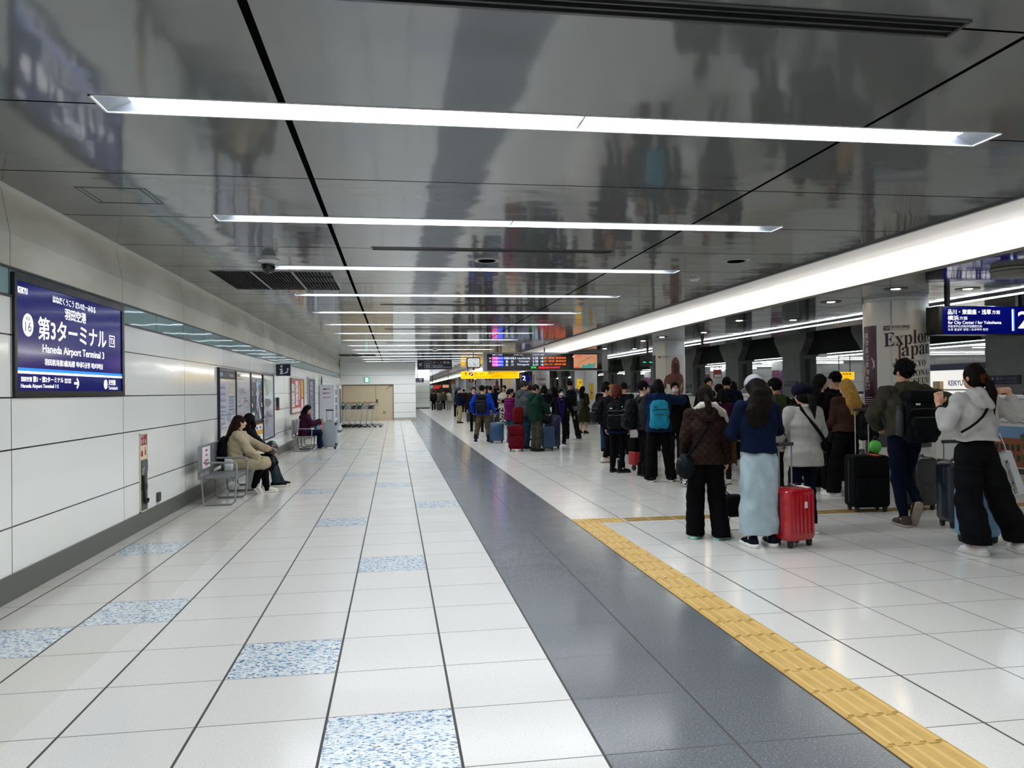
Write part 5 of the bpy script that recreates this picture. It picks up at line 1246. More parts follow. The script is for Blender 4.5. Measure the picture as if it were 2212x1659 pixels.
def bench(label, y0, n, x=-3.30, group='grey steel benches along the wall', sticker=None):
    o = thing('bench', label, 'bench', (x, y0, 0), -PI/2, group)    # local +y is the way one faces, x runs along the wall
    pitch = .80; M_B = mat('#8d9092', .35, .5); M_BS = mat('#7c7f80', .4, .4)
    for k in range(n+1):
        X = -k*pitch; m = MB()
        m.tube([(X,-.23,.38),(X,-.21,.05),(X,-.18,.014),(X,.17,.014),(X,.215,.05),(X,.245,.56),(X,.215,.595),(X,-.20,.60)],.014,8); m.build('leg_frame', M_B, o, True)
    for k in range(n):
        X = -k*pitch-pitch/2; hw = pitch/2-.03
        MB().rbox(X-hw,-.26,.365,X+hw,.22,.395,.02,3,'z',edge=.008).build('seat', M_BS, o, True); m = MB()
        m.rbox(X-hw,-.285,.44,X+hw,-.255,.83,.03,4,'y',edge=.01); m.box(X-hw+.02,-.29,.36,X-hw+.06,-.26,.5); m.box(X+hw-.06,-.29,.36,X+hw-.02,-.26,.5); m.build('backrest', M_B, o, True)
        MB().box(X-hw,-.24,.33,X+hw,-.20,.366).box(X-hw,.16,.33,X+hw,.20,.366).build('rail', M_B, o)
    if sticker:
        s = MB().box(-.62,-.2545,.50,-.16,-.250,.80).build('notice', mat('#dcd8da', .5), o); d = Decal(.0); rng = random.Random(2)
        for k, (z, w_) in enumerate(((.735,.14),(.665,.10),(.59,.24),(.53,.16))): d.m.quad((-.39-w_/2,-.2485,z),(-.39+w_/2,-.2485,z),(-.39+w_/2,-.2485,z+.028),(-.39-w_/2,-.2485,z+.028))
        d.build('notice_print', mat('#b0566a', .5), s)
    return o
bench('grey steel bench nearest the camera, with a white notice on its first backrest', 7.46, 3, sticker=True)
bench('grey steel bench farther along the wall, in front of the red poster', 17.35, 3)
o = thing('paper_bag', 'small white crumpled paper bag on the middle seat of the nearest bench', 'paper bag', (-3.36, 8.42, .396)); MB().rbox(-.06,-.05,0,.06,.05,.15,.02,3,'z',edge=.015).build('bag_body', M_WHITE, o, True); MB().box(-.05,-.045,.15,.05,-.035,.18).build('bag_rim', M_WHITE, o)
def luggage_cart(i, x, y):
    labs = ['leftmost nested airport luggage cart, next to the ticket booth','second luggage cart of the nested row, from the booth','third luggage cart of the nested row, from the booth','middle luggage cart of the nested row, fourth from the booth','third luggage cart from the right end of the row','second luggage cart from the right end of the row','rightmost luggage cart, at the open end of the nested row']
    o = thing('luggage_cart', labs[i], 'luggage cart', (x, y, 0), 0, 'nested airport luggage carts')
    ma = M_ALU; 
    m = MB().prism([(-.42,.10),(.34,.16),(.40,.10),(.34,.06),(-.42,.06)],'y',-.26,.26); m.build('deck', mat('#9fa3a5', .3, .6), o)
    m = MB()
    for s in (-1, 1): m.tube([(-.10,s*.20,.12),(-.02,s*.20,.9),(.10,s*.20,1.0)],.020,8)
    m.build('upright', ma, o, True)
    m = MB().tube([(.02,-.25,.98),(.02,.25,.98)],.014,8).tube([(-.30,-.22,1.02),(.16,-.22,1.12)],.012,6).tube([(-.30,.22,1.02),(.16,.22,1.12)],.012,6); m.build('handle_bar', M_DK, o)
    m = MB().box(-.26,-.20,.80,.02,.20,.81)
    for k in range(6):
        xx = -.26+.28*k/5; m.box(xx-.004,-.20,.80,xx+.004,-.19,.96); m.box(xx-.004,.19,.80,xx+.004,.20,.96)
    m.box(-.26,-.20,.95,.02,-.19,.965); m.box(-.26,.19,.95,.02,.20,.965); m.box(-.264,-.20,.80,-.25,.20,.965); m.box(-.25,-.198,.80,.01,-.190,.955); m.box(-.25,.190,.80,.01,.198,.955); m.build('basket', mat('#26282b', .45) if i % 3 != 2 else ma, o)
    MB().box(-.02,-.23,.93,.05,-.10,1.03).build('green_tag', mat('#1d8f7c', .4), o) if i in (0, 1, 3, 4) else None
    for sx, r in ((-.33,.055),(.30,.075)):
        for sy in (-.22, .22): MB().lathe([(0,-.02),(r,-.02),(r,.02),(0,.02)],(sx,sy,r),16,'y').build('wheel', M_DK, o)
    MB().prism([(.20,.16),(.40,.13),(.44,.05),(.26,.05)],'y',-.27,.27).build('bumper', M_ALU if i > 2 else M_GREYP, o)
for i in range(7): luggage_cart(i, -3.27+.245*i, 31.2)
def booth():
    o = thing('ticket_machine', 'white transit card ticket booth with red logo lettering on its end panel', 'ticket machine', (XW+.02, 27.0, 0)); W = .56
    MB().box(0,0,.02,W,1.2,1.84).build('cabinet', mat('#c3c7ce', .35), o); MB().box(.02,.02,0,W-.02,1.18,.02).build('plinth', M_DK, o)
    d = Decal(.004); d.text('PASMO',.13,1.34,.28,.055,.02); d.text('MO',.29,1.515,.12,.05,.02); d.text('MO',.29,1.67,.12,.05,.02); d.build('lettering', mat('#8a1a3c', .5), o)
    d = Decal(.004); d.poly([(.13,1.67),(.14,1.665),(.26,1.665),(.275,1.67),(.275,1.71),(.265,1.72),(.14,1.72),(.13,1.71)]); d.poly([(.13,1.515),(.275,1.515),(.275,1.555),(.14,1.565),(.13,1.56)]); d.build('logo', mat('#8a1a3c', .5), o)
    d = Decal(.007)
    for z in (1.695, 1.545):
        for k in range(5): d.rect(.14+.026*k,z,.018,.012)
    d.build('logo_windows', mat('#c3c7ce', .4), o)
    m = MB().box(W,.10,.15,W+.03,.55,1.75).box(W,.65,.15,W+.03,1.10,1.75); m.build('side_frame', mat('#dfe3e6', .3), o)
    m = MB()
    for y in (.14, .69):
        for z in (.25, .55, .85, 1.15, 1.45): m.box(W+.028,y,z,W+.034,y+.36,z+.22)
    m.build('card_panel', mat('#4b4048', .3), o)
    MB().box(W+.028,.2,.7,W+.036,.4,.85).box(W+.028,.75,.7,W+.036,.98,.85).build('pink_card', mat('#b76a7c', .4), o)
    MB().box(W,.0,0,W+.22,1.2,.02).build('floor_mat', M_DK, o)
    t_ = thing('ticket_machine', 'narrow white machine standing just behind the ticket booth', 'ticket machine', (XW+.02, 28.4, 0)); MB().box(0,0,.02,.66,.9,1.82).build('cabinet', mat('#d5d9dd', .35), t_); MB().box(.66,.1,.3,.69,.8,1.7).build('side_panel', mat('#55505a', .3), t_)
    c = thing('wall_cable', 'looped dark cable hanging on the wall above the ticket booth', 'cable', (XW+.02, 27.4, 2.0), PI/2); MB().tube([(.3,-.03,.22),(.12,-.03,.10),(.1,-.03,-.08),(.28,-.03,-.14),(.42,-.03,-.02),(.36,-.03,.16),(.22,-.03,.12),(.25,-.03,-.1),(.4,-.03,-.12)],.012,6).build('loop', M_DK, c)
booth()
# ================================================================ the people
BLK, NAVY = '#121214', '#10182e'
def shoe(k='sneaker', c='#17171a', s_='#d8d8d4'): return (k, c, s_)
def foreground():
    # woman in the brown quilted jacket
    p = Person('person in brown quilted jacket with low ponytail, left of the light blue skirt', 2.31, 3.80, 1.57, -8, res=.010, head=(-6,4),
        top=dict(col='#3b2b27', kind='quilt', hem=.83, loose=.044, flare=.006, hood=True, wr=.006), bot=dict(col='#0a0a0d', knee=.098, hem=.106, thigh=.106, hemz=.03, wr=.004), shoe=('sneaker','#b4b6b4','#8fcdbf'), hair=('pony','#17120f',.16,.02),
        handR=(.25,.02,.74), handL=(-.20,.16,.95), footL=dict(x=-.12,y=.04,yaw=-.6), footR=dict(x=.14,y=-.05,yaw=-1.0))
    f = Field(); f.chain([p.tr(1.30,-.02)+V3(.235,0,0), p.tr(1.40,-.05)+V3(.18,0,0), p.tr(1.475,-.10)+V3(.09,0,0), p.tr(1.505,-.125)+V3(.0,0,0), p.tr(1.49,-.11)+V3(-.07,0,0), p.tr(1.45,-.02)+V3(-.11,0,0)], [.034,.038,.040,.036,.036,.03], .02); vq('towel', f.mesh(.010,.005,(40,40,40)), cloth('#cfc8b8','fleece'), p.root)
    p.crossbag('black nylon shoulder bag at the hip of the person in the brown jacket', '#1b2024', -1, w=.25, h=.27, z=.82, y=-.04, d=.13)
    # woman with the light blue skirt
    p = Person('person in navy hooded top, white cap and long light blue skirt, seen from behind', 2.66, 3.34, 1.66, 0, res=.010, head=(6,26), lean=.04,
        top=dict(col='#0f1f3c', kind='knit', hem=.87, loose=.045, hood=True, wr=.006), bot=dict(col='#a9bbc3', style='skirt', z0=.12, flare=.20, wr=.008, kind='plain'), shoe=('chunky','#141a2e','#e6e6e2'), hair=('long','#15110f',.33,-.06), hat=('cap','#adafb3'),
        handL=(-.10,.30,1.08), handR=(.12,.30,1.08), poleR=(1,-.45,-.3), poleL=(-.7,-.6,-.4), footL=dict(x=-.09,yaw=.05), footR=dict(x=.12,yaw=-.1))
    o = p.carried('phone', 'dark phone held in front of the person in the navy hooded top', 'phone'); MB().rbox(-.035,.36,1.06,.035,.37,1.20,.008,3,'y').build('phone_body', M_DK, o)
    p.crossbag('thin black bag strap across the back of the navy hooded top', '#101114', 1, kind='strap', z=1.02, thick=.006)
    # light grey jacket
    p = Person('person in light grey jacket and dark navy beret, behind the red suitcase', 3.42, 3.85, 1.57, 4, res=.010, head=(4,10),
        top=dict(col='#a3a19d', kind='plain', hem=.78, loose=.048, flare=.022, wr=.003, collar=None), bot=dict(col='#0f1328', knee=.066, hem=.060, hemz=.07), shoe=shoe('sneaker','#d6d6d4','#e8e8e6'), hair=('pony','#14110f',.15,.02), hat=('beret','#14172a'),
        handL=(-.16,.24,1.0), handR=(.20,.22,.98), poleL=(-.9,-.6,-.4), poleR=(1,-.6,-.4), footL=dict(x=-.10), footR=dict(x=.10))
    f = Field(); f.chain([p.tr(1.44,-.055)+V3(-.08,0,0), p.tr(1.455,-.07), p.tr(1.44,-.055)+V3(.08,0,0)], [.028,.03,.028], .02); vq('collar', f.mesh(.009), cloth('#a8a6a2'), p.root)
    p.crossbag('black shoulder bag hanging at the right hip of the light grey jacket', '#141518', 1, w=.22, h=.22, z=.86, y=.08, d=.10, thick=.020)
    suitcase('bright red ribbed suitcase with white airline tag, between the blue skirt and the grey jacket', 2.98, 3.28, 18, .36, .25, .58, '#a80d1c', 'rib', .40, .18, '#e8e6e4', mark='#d8c8ca')
    o = thing('folding_trolley', 'small black bag on a wire trolley peeking out left of the light blue skirt', 'trolley', (2.74, 4.10, 0)); m = MB().tube([(-.10,0,.02),(-.04,0,.16),(.10,0,.16),(.10,0,.02)],.006,6).tube([(-.10,0,.02),(.1,0,.02)],.006,6); m.build('wire_frame', M_ALU, o); MB().rbox(-.10,-.06,.17,.10,.08,.40,.04,4,'y',edge=.03).build('bag_body', cloth('#17181b'), o, True); MB().tube([(-.03,0,.39),(-.09,0,.44),(-.08,0,.51),(-.02,0,.52)],.008,6).build('bag_handle', M_DK, o)
    # hooded top with raised arms
    p = Person('person in pale grey cropped hooded top and wide black trousers, arms raised', 4.40, 2.57, 1.73, 3, res=.007, head=(6,6), curl=.75,
        top=dict(col='#b9b7b4', kind='knit', hem=1.03, loose=.041, flare=.028, hood=True, sleeve=.62, wr=.006, cuff=.012), bot=dict(col='#151517', knee=.112, hem=.125, thigh=.115, hemz=.10, wr=.007, waist=1.06), shoe=('chunky','#d9d6d2','#b9b7b2'), hair=('pony','#120d0b',.20,.03),
        handL=(-.265,.13,1.345), handR=(.32,-.03,1.475), poleL=(-.5,-.5,-1), poleR=(1,-.15,-.40), handdir={-1:(.1,.1,1), 1:(-.95,.1,-.05)}, palm={-1:(.5,.8,0), 1:(0,.6,-1)}, footL=dict(x=-.02,y=-.02,yaw=.1), footR=dict(x=.44,y=-.03,yaw=-.35))
    f = Field(); a = p.hp((0,-.115,.075)); 
    for i in range(8):
        q = lambda t: a+p.R@V3(.034*math.cos(t), 0, .030*math.sin(t)); f.cone(q(2*PI*i/8), q(2*PI*(i+1)/8), .017,.017,.008)
    vq('scrunchie', f.mesh(.007,.004,(90,90,90)), cloth('#5a2a20'), p.root)
    W, E = p.W[-1], p.E[-1]; u = unit(W-E); c0 = W-u*.035; s_ = unit(np.cross(u, V3(0,1,0))); m = MB(); m.tube([c0+(s_*math.cos(t)+np.cross(u, s_)*math.sin(t))*.031 for t in np.linspace(0, 2*PI, 17)[:-1]],.008,6,closed=True); m.box(c0[0]-.022,c0[1]-.046,c0[2]-.024,c0[0]+.022,c0[1]-.028,c0[2]+.024); m.build('wristwatch', mat('#0c0d10', .25), p.root, True)
    p.crossbag('thin black strap over the left shoulder of the pale grey hooded top', '#101114', -1, kind='strap', z=1.02, thick=.012)
    o = thing('shopping_bag', 'silver foil shopping bag with dark lettering, hanging beside the wide black trousers', 'shopping bag', (4.90, 2.72, .50), 0); o.rotation_euler = (0, math.radians(-17), math.radians(-4)); o.scale = (.8, 1, .98)
    MB().add([(-.13,-.05,.02),(.13,-.05,.0),(.13,.05,.0),(-.13,.05,.02),(-.12,-.035,.42),(.12,-.035,.43),(.12,.035,.43),(-.12,.035,.42)],[(0,3,2,1),(0,1,5,4),(1,2,6,5),(2,3,7,6),(3,0,4,7)]).build('bag_body', base('foil','#d3d6d8',.28,metal=.3)[0], o)
    MB().tube([(-.06,-.04,.42),(-.05,-.03,.62),(.05,-.03,.62),(.06,-.04,.42)],.004,5).build('bag_handle', M_WHITE, o)
    v, f_ = glyphs('STEVEMADDEN.COM', .02); MB().add([(.03-b*.045,-.056+.00*a,.03+(1-(1-a))*.33) for a, b in v], f_).build('lettering', mat('#3a3436', .5), o)
    suitcase('light blue ribbed suitcase standing behind the wide black trousers', 4.80, 3.05, 6, .34, .26, .56, '#5a8fb4', 'hrib', .36, .35)
    suitcase('dark navy suitcase edge at the left of the wide black trousers', 5.22, 3.85, 0, .36, .25, .72, '#121a2c', 'plain', .20, .4)
    # walking with the olive jacket
    p = Person('person walking away in olive jacket and navy trousers with a big black backpack', 4.74, 4.04, 1.81, -6, 'm', res=.009, head=(12,2),
        top=dict(col='#4b4a3b', kind='plain', hem=.95, loose=.050, flare=.0, hood=True, wr=.009), bot=dict(col='#10172d', knee=.068, hem=.046, thigh=.098, hemz=.11, wr=.007), shoe=('sneaker','#5b5046','#93887c'), hair=('curly','#0e0b0a'),
        handL=(-.18,.22,1.02), handR=(.56,.20,1.30), poleR=(.3,-1,-.2), poleL=(-1,-.5,-.2), footL=dict(x=-.05,y=-.04,yaw=.05), footR=dict(x=.07,y=-.10,z=.16,pitch=-1.1,yaw=-.05))
    p.backpack('big black flap backpack on the olive jacket', '#141518', .36, .20, .54, 1.14, -.165, shift=.02, flap=True, mark='#b9b9b4')
    o = p.carried('water_bottle', 'dark bottle in the side pocket of the big flap backpack', 'bottle'); MB().lathe([(0,.96),(.04,.96),(.04,1.16),(.03,1.19),(.03,1.23),(0,1.23)],(-.20,-.26,0)).build('bottle_body', mat('#1d2124', .4), o, True); MB().lathe([(.032,1.225),(.032,1.26),(0,1.262)],(-.20,-.26,0)).build('cap', M_DK, o, True)
    suitcase('large black soft suitcase with orange tag, left of the navy trousers', 4.93, 5.05, -6, .46, .28, .70, '#101114', 'soft', .55, tagc='#c8542a', mark='#b9b9b4')
    suitcase('black upright suitcase to the right of the navy trousers', 5.62, 5.0, 12, .34, .25, .66, '#0f1012', 'plain', .0, .5)
    o = thing('handbag', 'bright green bag on top of the large black suitcase, at its handle', 'bag', (5.05, 5.05, .715)); f = Field(); f.ell((0,0,.08),(.08,.045,.085)); vq('bag_body', f.mesh(.01,.004), mat('#4fb83a', .5), o); MB().tube([(-.04,0,.15),(0,0,.22),(.04,0,.15)],.006,5).build('bag_handle', M_GREYP, o)
    # blonde in brown sweatshirt
    p = Person('person with long blond hair, brown sweatshirt and black trousers by the column', 5.50, 6.38, 1.64, 8, res=.011, head=(14,0), top=dict(col='#4e332b', kind='knit', hem=.92, loose=.050, flare=.012, wr=.006), bot=dict(col='#0e0e10', knee=.098, hem=.105, thigh=.1, hemz=.05), shoe=('sneaker','#dedcd8','#e6e4e0'), hair=('long','#a07a3c',.34,.03),
        handL=(-.12,.26,1.0), handR=(.30,.20,1.02), poleR=(1,-.4,-.1), footL=dict(x=-.20,y=.05,yaw=.5), footR=dict(x=.16,yaw=-.25))
    p.backpack('black backpack slung over the right shoulder of the blond person', '#141517', .30, .20, .46, 1.04, -.14, shift=.17, mark=None)
    p = Person('person in black with long dark hair, in profile, behind the grey jacket', 5.36, 6.82, 1.72, -72, res=.012, head=(-22,4), eyes=True, top=dict(col=BLK, hem=.86, loose=.045), bot=dict(col='#0e0e10', knee=.08, hem=.09), shoe=('sneaker','#cfcabb','#dad6c9'), hair=('long','#0e0c0b',.30), handL=(-.10,.26,1.1), handR=(.12,.26,1.1))
    p.crossbag('dark bag at the side of the long haired person in black', '#17181b', 1, w=.26, h=.26, z=.84, y=.02)
    p = Person('person in black cap and black backpack, tallest head left of the wrapped column', 6.18, 7.77, 1.77, 6, 'm', top=dict(col='#131316', hem=.84, loose=.04), bot=dict(col=BLK), shoe=shoe(), hair=('short','#0e0c0b'), hat=('cap','#121214'))
    p.backpack('black backpack of the person in the black cap by the column', '#131418', .32, .18, .48, 1.16)
    Person('person in a pale knitted hat half hidden behind the blond hair', 6.60, 8.25, 1.62, 0, top=dict(col='#2a2a2e', hem=.84), bot=dict(col=BLK), shoe=shoe(), hair=('bob','#6d5434'), hat=('knit','#b9b6b0'))
    p = Person('person with headphones and dark hair between the grey jacket and the pier', 5.60, 7.75, 1.61, 4, top=dict(col='#161619', hem=.84), bot=dict(col=BLK), shoe=shoe(), hair=('bob','#100d0c')); m = MB(); m.tube([p.hp((.098*math.cos(t),-.01,.12+.115*math.sin(t))) for t in np.linspace(0, PI, 14)],.010,6); m.lathe([(0,-.02),(.035,-.02),(.035,.02),(0,.02)],tuple(p.hp((.10,-.01,.10))),12,'x'); m.lathe([(0,-.02),(.035,-.02),(.035,.02),(0,.02)],tuple(p.hp((-.10,-.01,.10))),12,'x'); m.build('headphones', M_DK, p.root, True)
foreground()
def middle():
    p = Person('person in olive rain jacket with black shoulders and black cap, behind the white cap', 4.23, 6.04, 1.65, 12, 'm', head=(14,0), top=dict(col='#3f4a26', hem=.80, loose=.05, hood=True), bot=dict(col=BLK), shoe=shoe(), hair=('short','#100d0c'), hat=('cap','#101012'), handR=(.22,.2,1.0))
    f = Field(); 
    for sd in (-1, 1): f.cone(p.shz+V3(sd*.09,-.02,.0), p.S[sd], .086,.088,.03)
    vq('shoulder_patch', f.mesh(.014), cloth(BLK), p.root)
    p = Person('person in navy hooded coat and tan trousers, behind the brown jacket', 5.40, 10.16, 1.74, -8, 'm', head=(-10,6), top=dict(col='#10182f', hem=.80, loose=.06, hood=True, kind='plain'), bot=dict(col='#6b5130', knee=.078, hem=.07), shoe=shoe('sneaker','#c9c7c2'), hair=('short','#0e0c0b'), handR=(.20,.2,1.1), handL=(-.2,.16,.98))
    o = p.carried('tote_bag', 'white tote bag on the left shoulder of the navy hooded coat', 'bag'); MB().rbox(-.36,-.14,.92,-.22,.10,1.30,.04,4,'x',edge=.03).build('bag_body', cloth('#b9b6ac'), o, True); MB().tube([(-.28,-.10,1.28),(-.17,-.06,1.46),(-.15,.05,1.45),(-.28,.08,1.28)],.014,6).build('strap', cloth('#b9b6ac'), o, True)
    Person('person in dark jacket facing the camera, above the brown jacket hair', 5.56, 11.4, 1.75, 176, 'm', eyes=True, top=dict(col='#1a1a1c', hem=.84), bot=dict(col=BLK), shoe=shoe(), hair=('short','#0e0c0b'), hat=None, handL=(-.24,.05,1.36), handR=(.2,.2,1.0), handdir={-1:(.5,-.5,.4)})
    Person('person in a black cap just right of the brown jacket hair', 5.15, 9.95, 1.60, -10, top=dict(col='#17171a', hem=.84), bot=dict(col=BLK), shoe=shoe(), hair=('short','#0e0c0b'), hat=('cap','#0f0f11'))
    Person('person with short black hair and maroon top behind the brown jacket', 4.58, 8.52, 1.52, -14, top=dict(col='#3c1430', hem=.84), bot=dict(col='#2a2420'), shoe=shoe(), hair=('bob','#0c0a0a'))
    Person('person with dark bobbed hair just left of the navy hooded coat', 6.27, 11.8, 1.67, 0, top=dict(col=BLK, hem=.84), bot=dict(col=BLK), shoe=shoe(), hair=('bob','#0e0c0b'))
    # the group in front of the carved figure poster
    p = Person('person in black with white sneakers and purple collar, leftmost of the front queue', 3.59, 12.2, 1.63, -72, 'm', head=(-20,0), eyes=True, top=dict(col='#131316', hem=.84, loose=.045, collar='#3a1f6a'), bot=dict(col='#0e0e11', knee=.068, hem=.05, hemz=.12), shoe=('sneaker','#d9d5c8','#8f6f4a'), hair=('short','#0e0c0b'), footL=dict(x=-.10,y=.12), footR=dict(x=.10,y=-.12), handL=(-.16,.22,1.0), handR=(.16,.22,1.0))
    p.backpack('rounded black backpack of the person with white sneakers', '#141519', .34, .22, .50, 1.12)
    p = Person('person with auburn bobbed hair, black clothes and black lace boots', 3.25, 10.2, 1.63, -24, res=.011, head=(-4,0), top=dict(col='#131315', hem=.80, loose=.045), bot=dict(col='#0e0f14', knee=.064, hem=.05, hemz=.10), shoe=('boot','#101012','#161616'), hair=('bob','#4a2119'), footL=dict(x=-.10,yaw=-.2), footR=dict(x=.09,y=-.10,yaw=-1.0))
    f = Field(); f.loft([(.76,0,0,.188,.148),(.86,0,0,.185,.145)], .01); vq('shirt_hem', f.mesh(.012,.004), cloth('#14235a'), p.root)
    p.backpack('big black backpack with small white mark on the auburn haired person', '#111216', .36, .22, .54, 1.12, mark='#d8d8d8')
    p = Person('person in black cap and white mask, black roll bag on the back', 3.52, 9.48, 1.67, -86, 'm', res=.011, head=(-6,2), eyes=True, mask='#c3c9d0', top=dict(col='#3a3735', hem=.84, loose=.05), bot=dict(col='#0f1016', knee=.07, hem=.062, hemz=.09), shoe=('boot','#121214','#161616'), hair=('short','#0e0c0b'), hat=('cap','#121316'), handL=(-.18,.24,1.0), handR=(.18,.24,1.0))
    p.backpack('black roll bag with coloured print on the back of the masked person in the cap', '#1a1c20', .28, .24, .58, 1.12, -.16, mark='#5fb0c8')
    o = thing('cabin_bag', 'red and black cabin bag on the floor beside the black boots', 'bag', (3.78, 10.5, 0), .3); MB().rbox(-.20,-.12,.10,.20,.12,.36,.03,4,'y',edge=.02).build('lower_half', mat('#a3121a', .5), o, True); MB().rbox(-.20,-.12,.36,.20,.12,.62,.04,4,'y',edge=.02).build('upper_half', cloth('#141416'), o, True); MB().tube([(-.06,0,.61),(-.04,0,.66),(.04,0,.66),(.06,0,.61)],.010,6).build('carry_handle', M_DK, o)
    for s in (-.15, .15): MB().lathe([(0,-.02),(.05,-.02),(.05,.02),(0,.02)],(s,0,.05),12,'x').build('wheel', M_DK, o)
    o = thing('snowboard_case', 'tall narrow black case with white lettering between the two pairs of black trousers', 'case', (3.52, 9.05, 0), -.1); MB().rbox(-.09,-.06,.02,.09,.06,.98,.04,4,'y',edge=.03).build('case_body', cloth('#141518'), o, True); v, f_ = glyphs('UTPOST', .02); MB().add([(-.02+b*.05,-.0625,.42+a*.32) for a, b in v], f_).build('lettering', mat('#c9ccd0', .5), o); MB().box(.04,-.064,.74,.07,-.058,.96).build('red_strip', mat('#9a1820', .5), o)
    p = Person('person in blue hooded coat with teal backpack and black bobbed hair, seen from behind', 3.50, 8.62, 1.69, -8, res=.010, head=(-6,6), top=dict(col='#152a4e', hem=.84, loose=.06, flare=.01, hood=True), bot=dict(col='#0c0c0e', knee=.085, hem=.092, thigh=.1, hemz=.04), shoe=('sneaker','#23232a','#cfcabc'), hair=('bob','#0e0c0b'), handL=(-.06,.30,1.18), handR=(.34,.32,1.40), poleR=(1,-.4,-.2), footL=dict(x=-.16), footR=dict(x=.20,yaw=-.4))
    p.backpack('bright teal backpack with black side panel on the blue coat', '#1f86a0', .32, .19, .50, 1.14, pocket='#1b7f99', mark='#17414c', shift=-.03)
    p = Person('person in black coat and white mask facing the camera, right of the teal backpack', 4.45, 10.39, 1.66, 168, 'm', eyes=True, mask='#c9ccd0', top=dict(col='#131317', hem=.74, loose=.055), bot=dict(col='#26262b', knee=.075, hem=.07), shoe=shoe('sneaker','#16161a'), hair=('short','#0c0b0b'), handR=(.10,.22,1.34), handL=(-.2,.2,1.0))
    p.crossbag('dark blue bag across the chest of the masked person in the black coat', '#131a30', -1, w=.34, h=.30, z=.98, y=.12, d=.14)
    o = thing('soft_bag', 'black and white patterned bag on the floor beyond the shoulder bag of the brown jacket', 'bag', (3.68, 7.85, 0)); f = Field(); f.ell((0,0,.20),(.13,.11,.20)); f.half((0,0,-1),0); vq('bag_body', f.mesh(.012,.006), cloth('#8a8a88', 'print'), o); MB().tube([(-.06,0,.36),(-.04,0,.48),(.04,0,.48),(.06,0,.36)],.010,6).build('bag_handle', M_DK, o)
    Person('person in a black knitted cap behind the purple collared one', 4.28, 14.63, 1.71, -20, 'm', top=dict(col=BLK, hem=.84), bot=dict(col='#2a4a6a'), shoe=shoe(), hair=('short','#0e0c0b'), hat=('knit','#131315'))
    Person('person with long blond hair and olive coat behind the auburn hair', 3.92, 12.9, 1.64, -40, top=dict(col='#3a3424', hem=.7), bot=dict(col=BLK), shoe=shoe(), hair=('long','#8a6436',.3))
    Person('person in dark clothes with short hair, behind the auburn haired one', 4.41, 13.6, 1.69, 10, 'm', top=dict(col='#1b1d22', hem=.84), bot=dict(col=BLK), shoe=shoe(), hair=('short','#1a1412'))
    Person('dark haired person just behind the mask and black cap', 5.45, 14.46, 1.64, 0, top=dict(col='#1a1c26', hem=.84), bot=dict(col=BLK), shoe=shoe(), hair=('bob','#0e0c0b'))
    # the group with the suitcases, left of the middle
    p = Person('person in bright blue jacket and khaki trousers with a black backpack', 1.73, 19.24, 1.70, -16, 'm', head=(-24,0), top=dict(col='#0f3aa8', hem=.84, loose=.06, wr=.008), bot=dict(col='#6c5f49', knee=.085, hem=.072, thigh=.1, hemz=.12), shoe=('boot','#232347','#dcdcd6'), hair=('short','#0e0c0b'), footL=dict(x=-.22,yaw=.3), footR=dict(x=.20,yaw=-.6), handR=(.36,.05,.90), handL=(-.30,.0,.95))
    p.backpack('black hiking backpack on the bright blue jacket', '#22242a', .34, .22, .58, 1.16, flap=True)
    suitcase('blue suitcase with silver handle beside the bright blue jacket', 2.12, 19.0, -14, .42, .28, .60, '#123a5c', 'corner', .40, .3, tagc='#7fb8a8')
    suitcase('black suitcase standing just behind the blue suitcase', 2.55, 23.2, 10, .46, .28, .80, '#14181a', 'rib', .0, .4)
    p = Person('person in magenta puffer jacket and jeans', 2.28, 17.28, 1.58, -62, head=(-10,0), eyes=True, top=dict(col='#7c1858', kind='puffer', hem=.80, loose=.05), bot=dict(col='#34536e', knee=.07, hem=.062), shoe=shoe('sneaker','#d8d8d4'), hair=('short','#14100f'), handL=(-.12,.28,1.05), handR=(.12,.28,1.02))
    p = Person('tall person in grey hooded sweatshirt, dark cap and jeans', 2.47, 16.18, 1.78, -58, 'm', head=(-30,4), eyes=True, top=dict(col='#565d62', hem=.83, loose=.055, hood=True, wr=.003), bot=dict(col='#30506a', knee=.078, hem=.07), shoe=shoe('sneaker','#1a1a1c'), hair=('short','#2a221c'), hat=('knit','#3a3a3c'), handL=(-.18,.22,1.0), handR=(.14,.25,1.0))
    suitcase('dark red soft suitcase between the magenta jacket and the grey sweatshirt', 2.20, 15.75, -8, .40, .28, .66, '#6f1020', 'soft', .0, mark='#c9a9ac')
    o = thing('duffel_bag', 'red bag standing on top of the dark red suitcase', 'bag', (2.26, 15.80, .69)); MB().rbox(-.13,-.12,0,.13,.12,.44,.08,5,'y',edge=.05).build('bag_body', cloth('#6a1414'), o, True); MB().tube([(-.06,0,.43),(-.04,0,.49),(.04,0,.49),(.06,0,.43)],.010,6).build('bag_handle', M_DK, o)
    p = Person('person in dark green hooded sweatshirt and olive trousers, holding a phone', 2.66, 15.49, 1.68, -66, 'm', head=(-14,10), eyes=True, top=dict(col='#1c3a30', hem=.80, loose=.060, hood=True), bot=dict(col='#4b4b40', knee=.088, hem=.08, thigh=.1), shoe=shoe('sneaker','#1c1c1e','#2a2a2a'), hair=('short','#16110f'), handR=(.10,.34,.98), handL=(-.08,.34,1.0))
    W = p.W[1]; o = p.carried('phone', 'white phone in the hand of the green sweatshirt', 'phone'); MB().rbox(W[0]-.035,W[1]+.08,W[2]+.0,W[0]+.035,W[1]+.09,W[2]+.13,.008,3,'y').build('phone_body', M_WHITE, o)
    suitcase('royal blue ribbed suitcase in front of the dark green sweatshirt', 3.02, 15.75, -6, .32, .26, .62, '#173f66', 'rib', .0, .35)
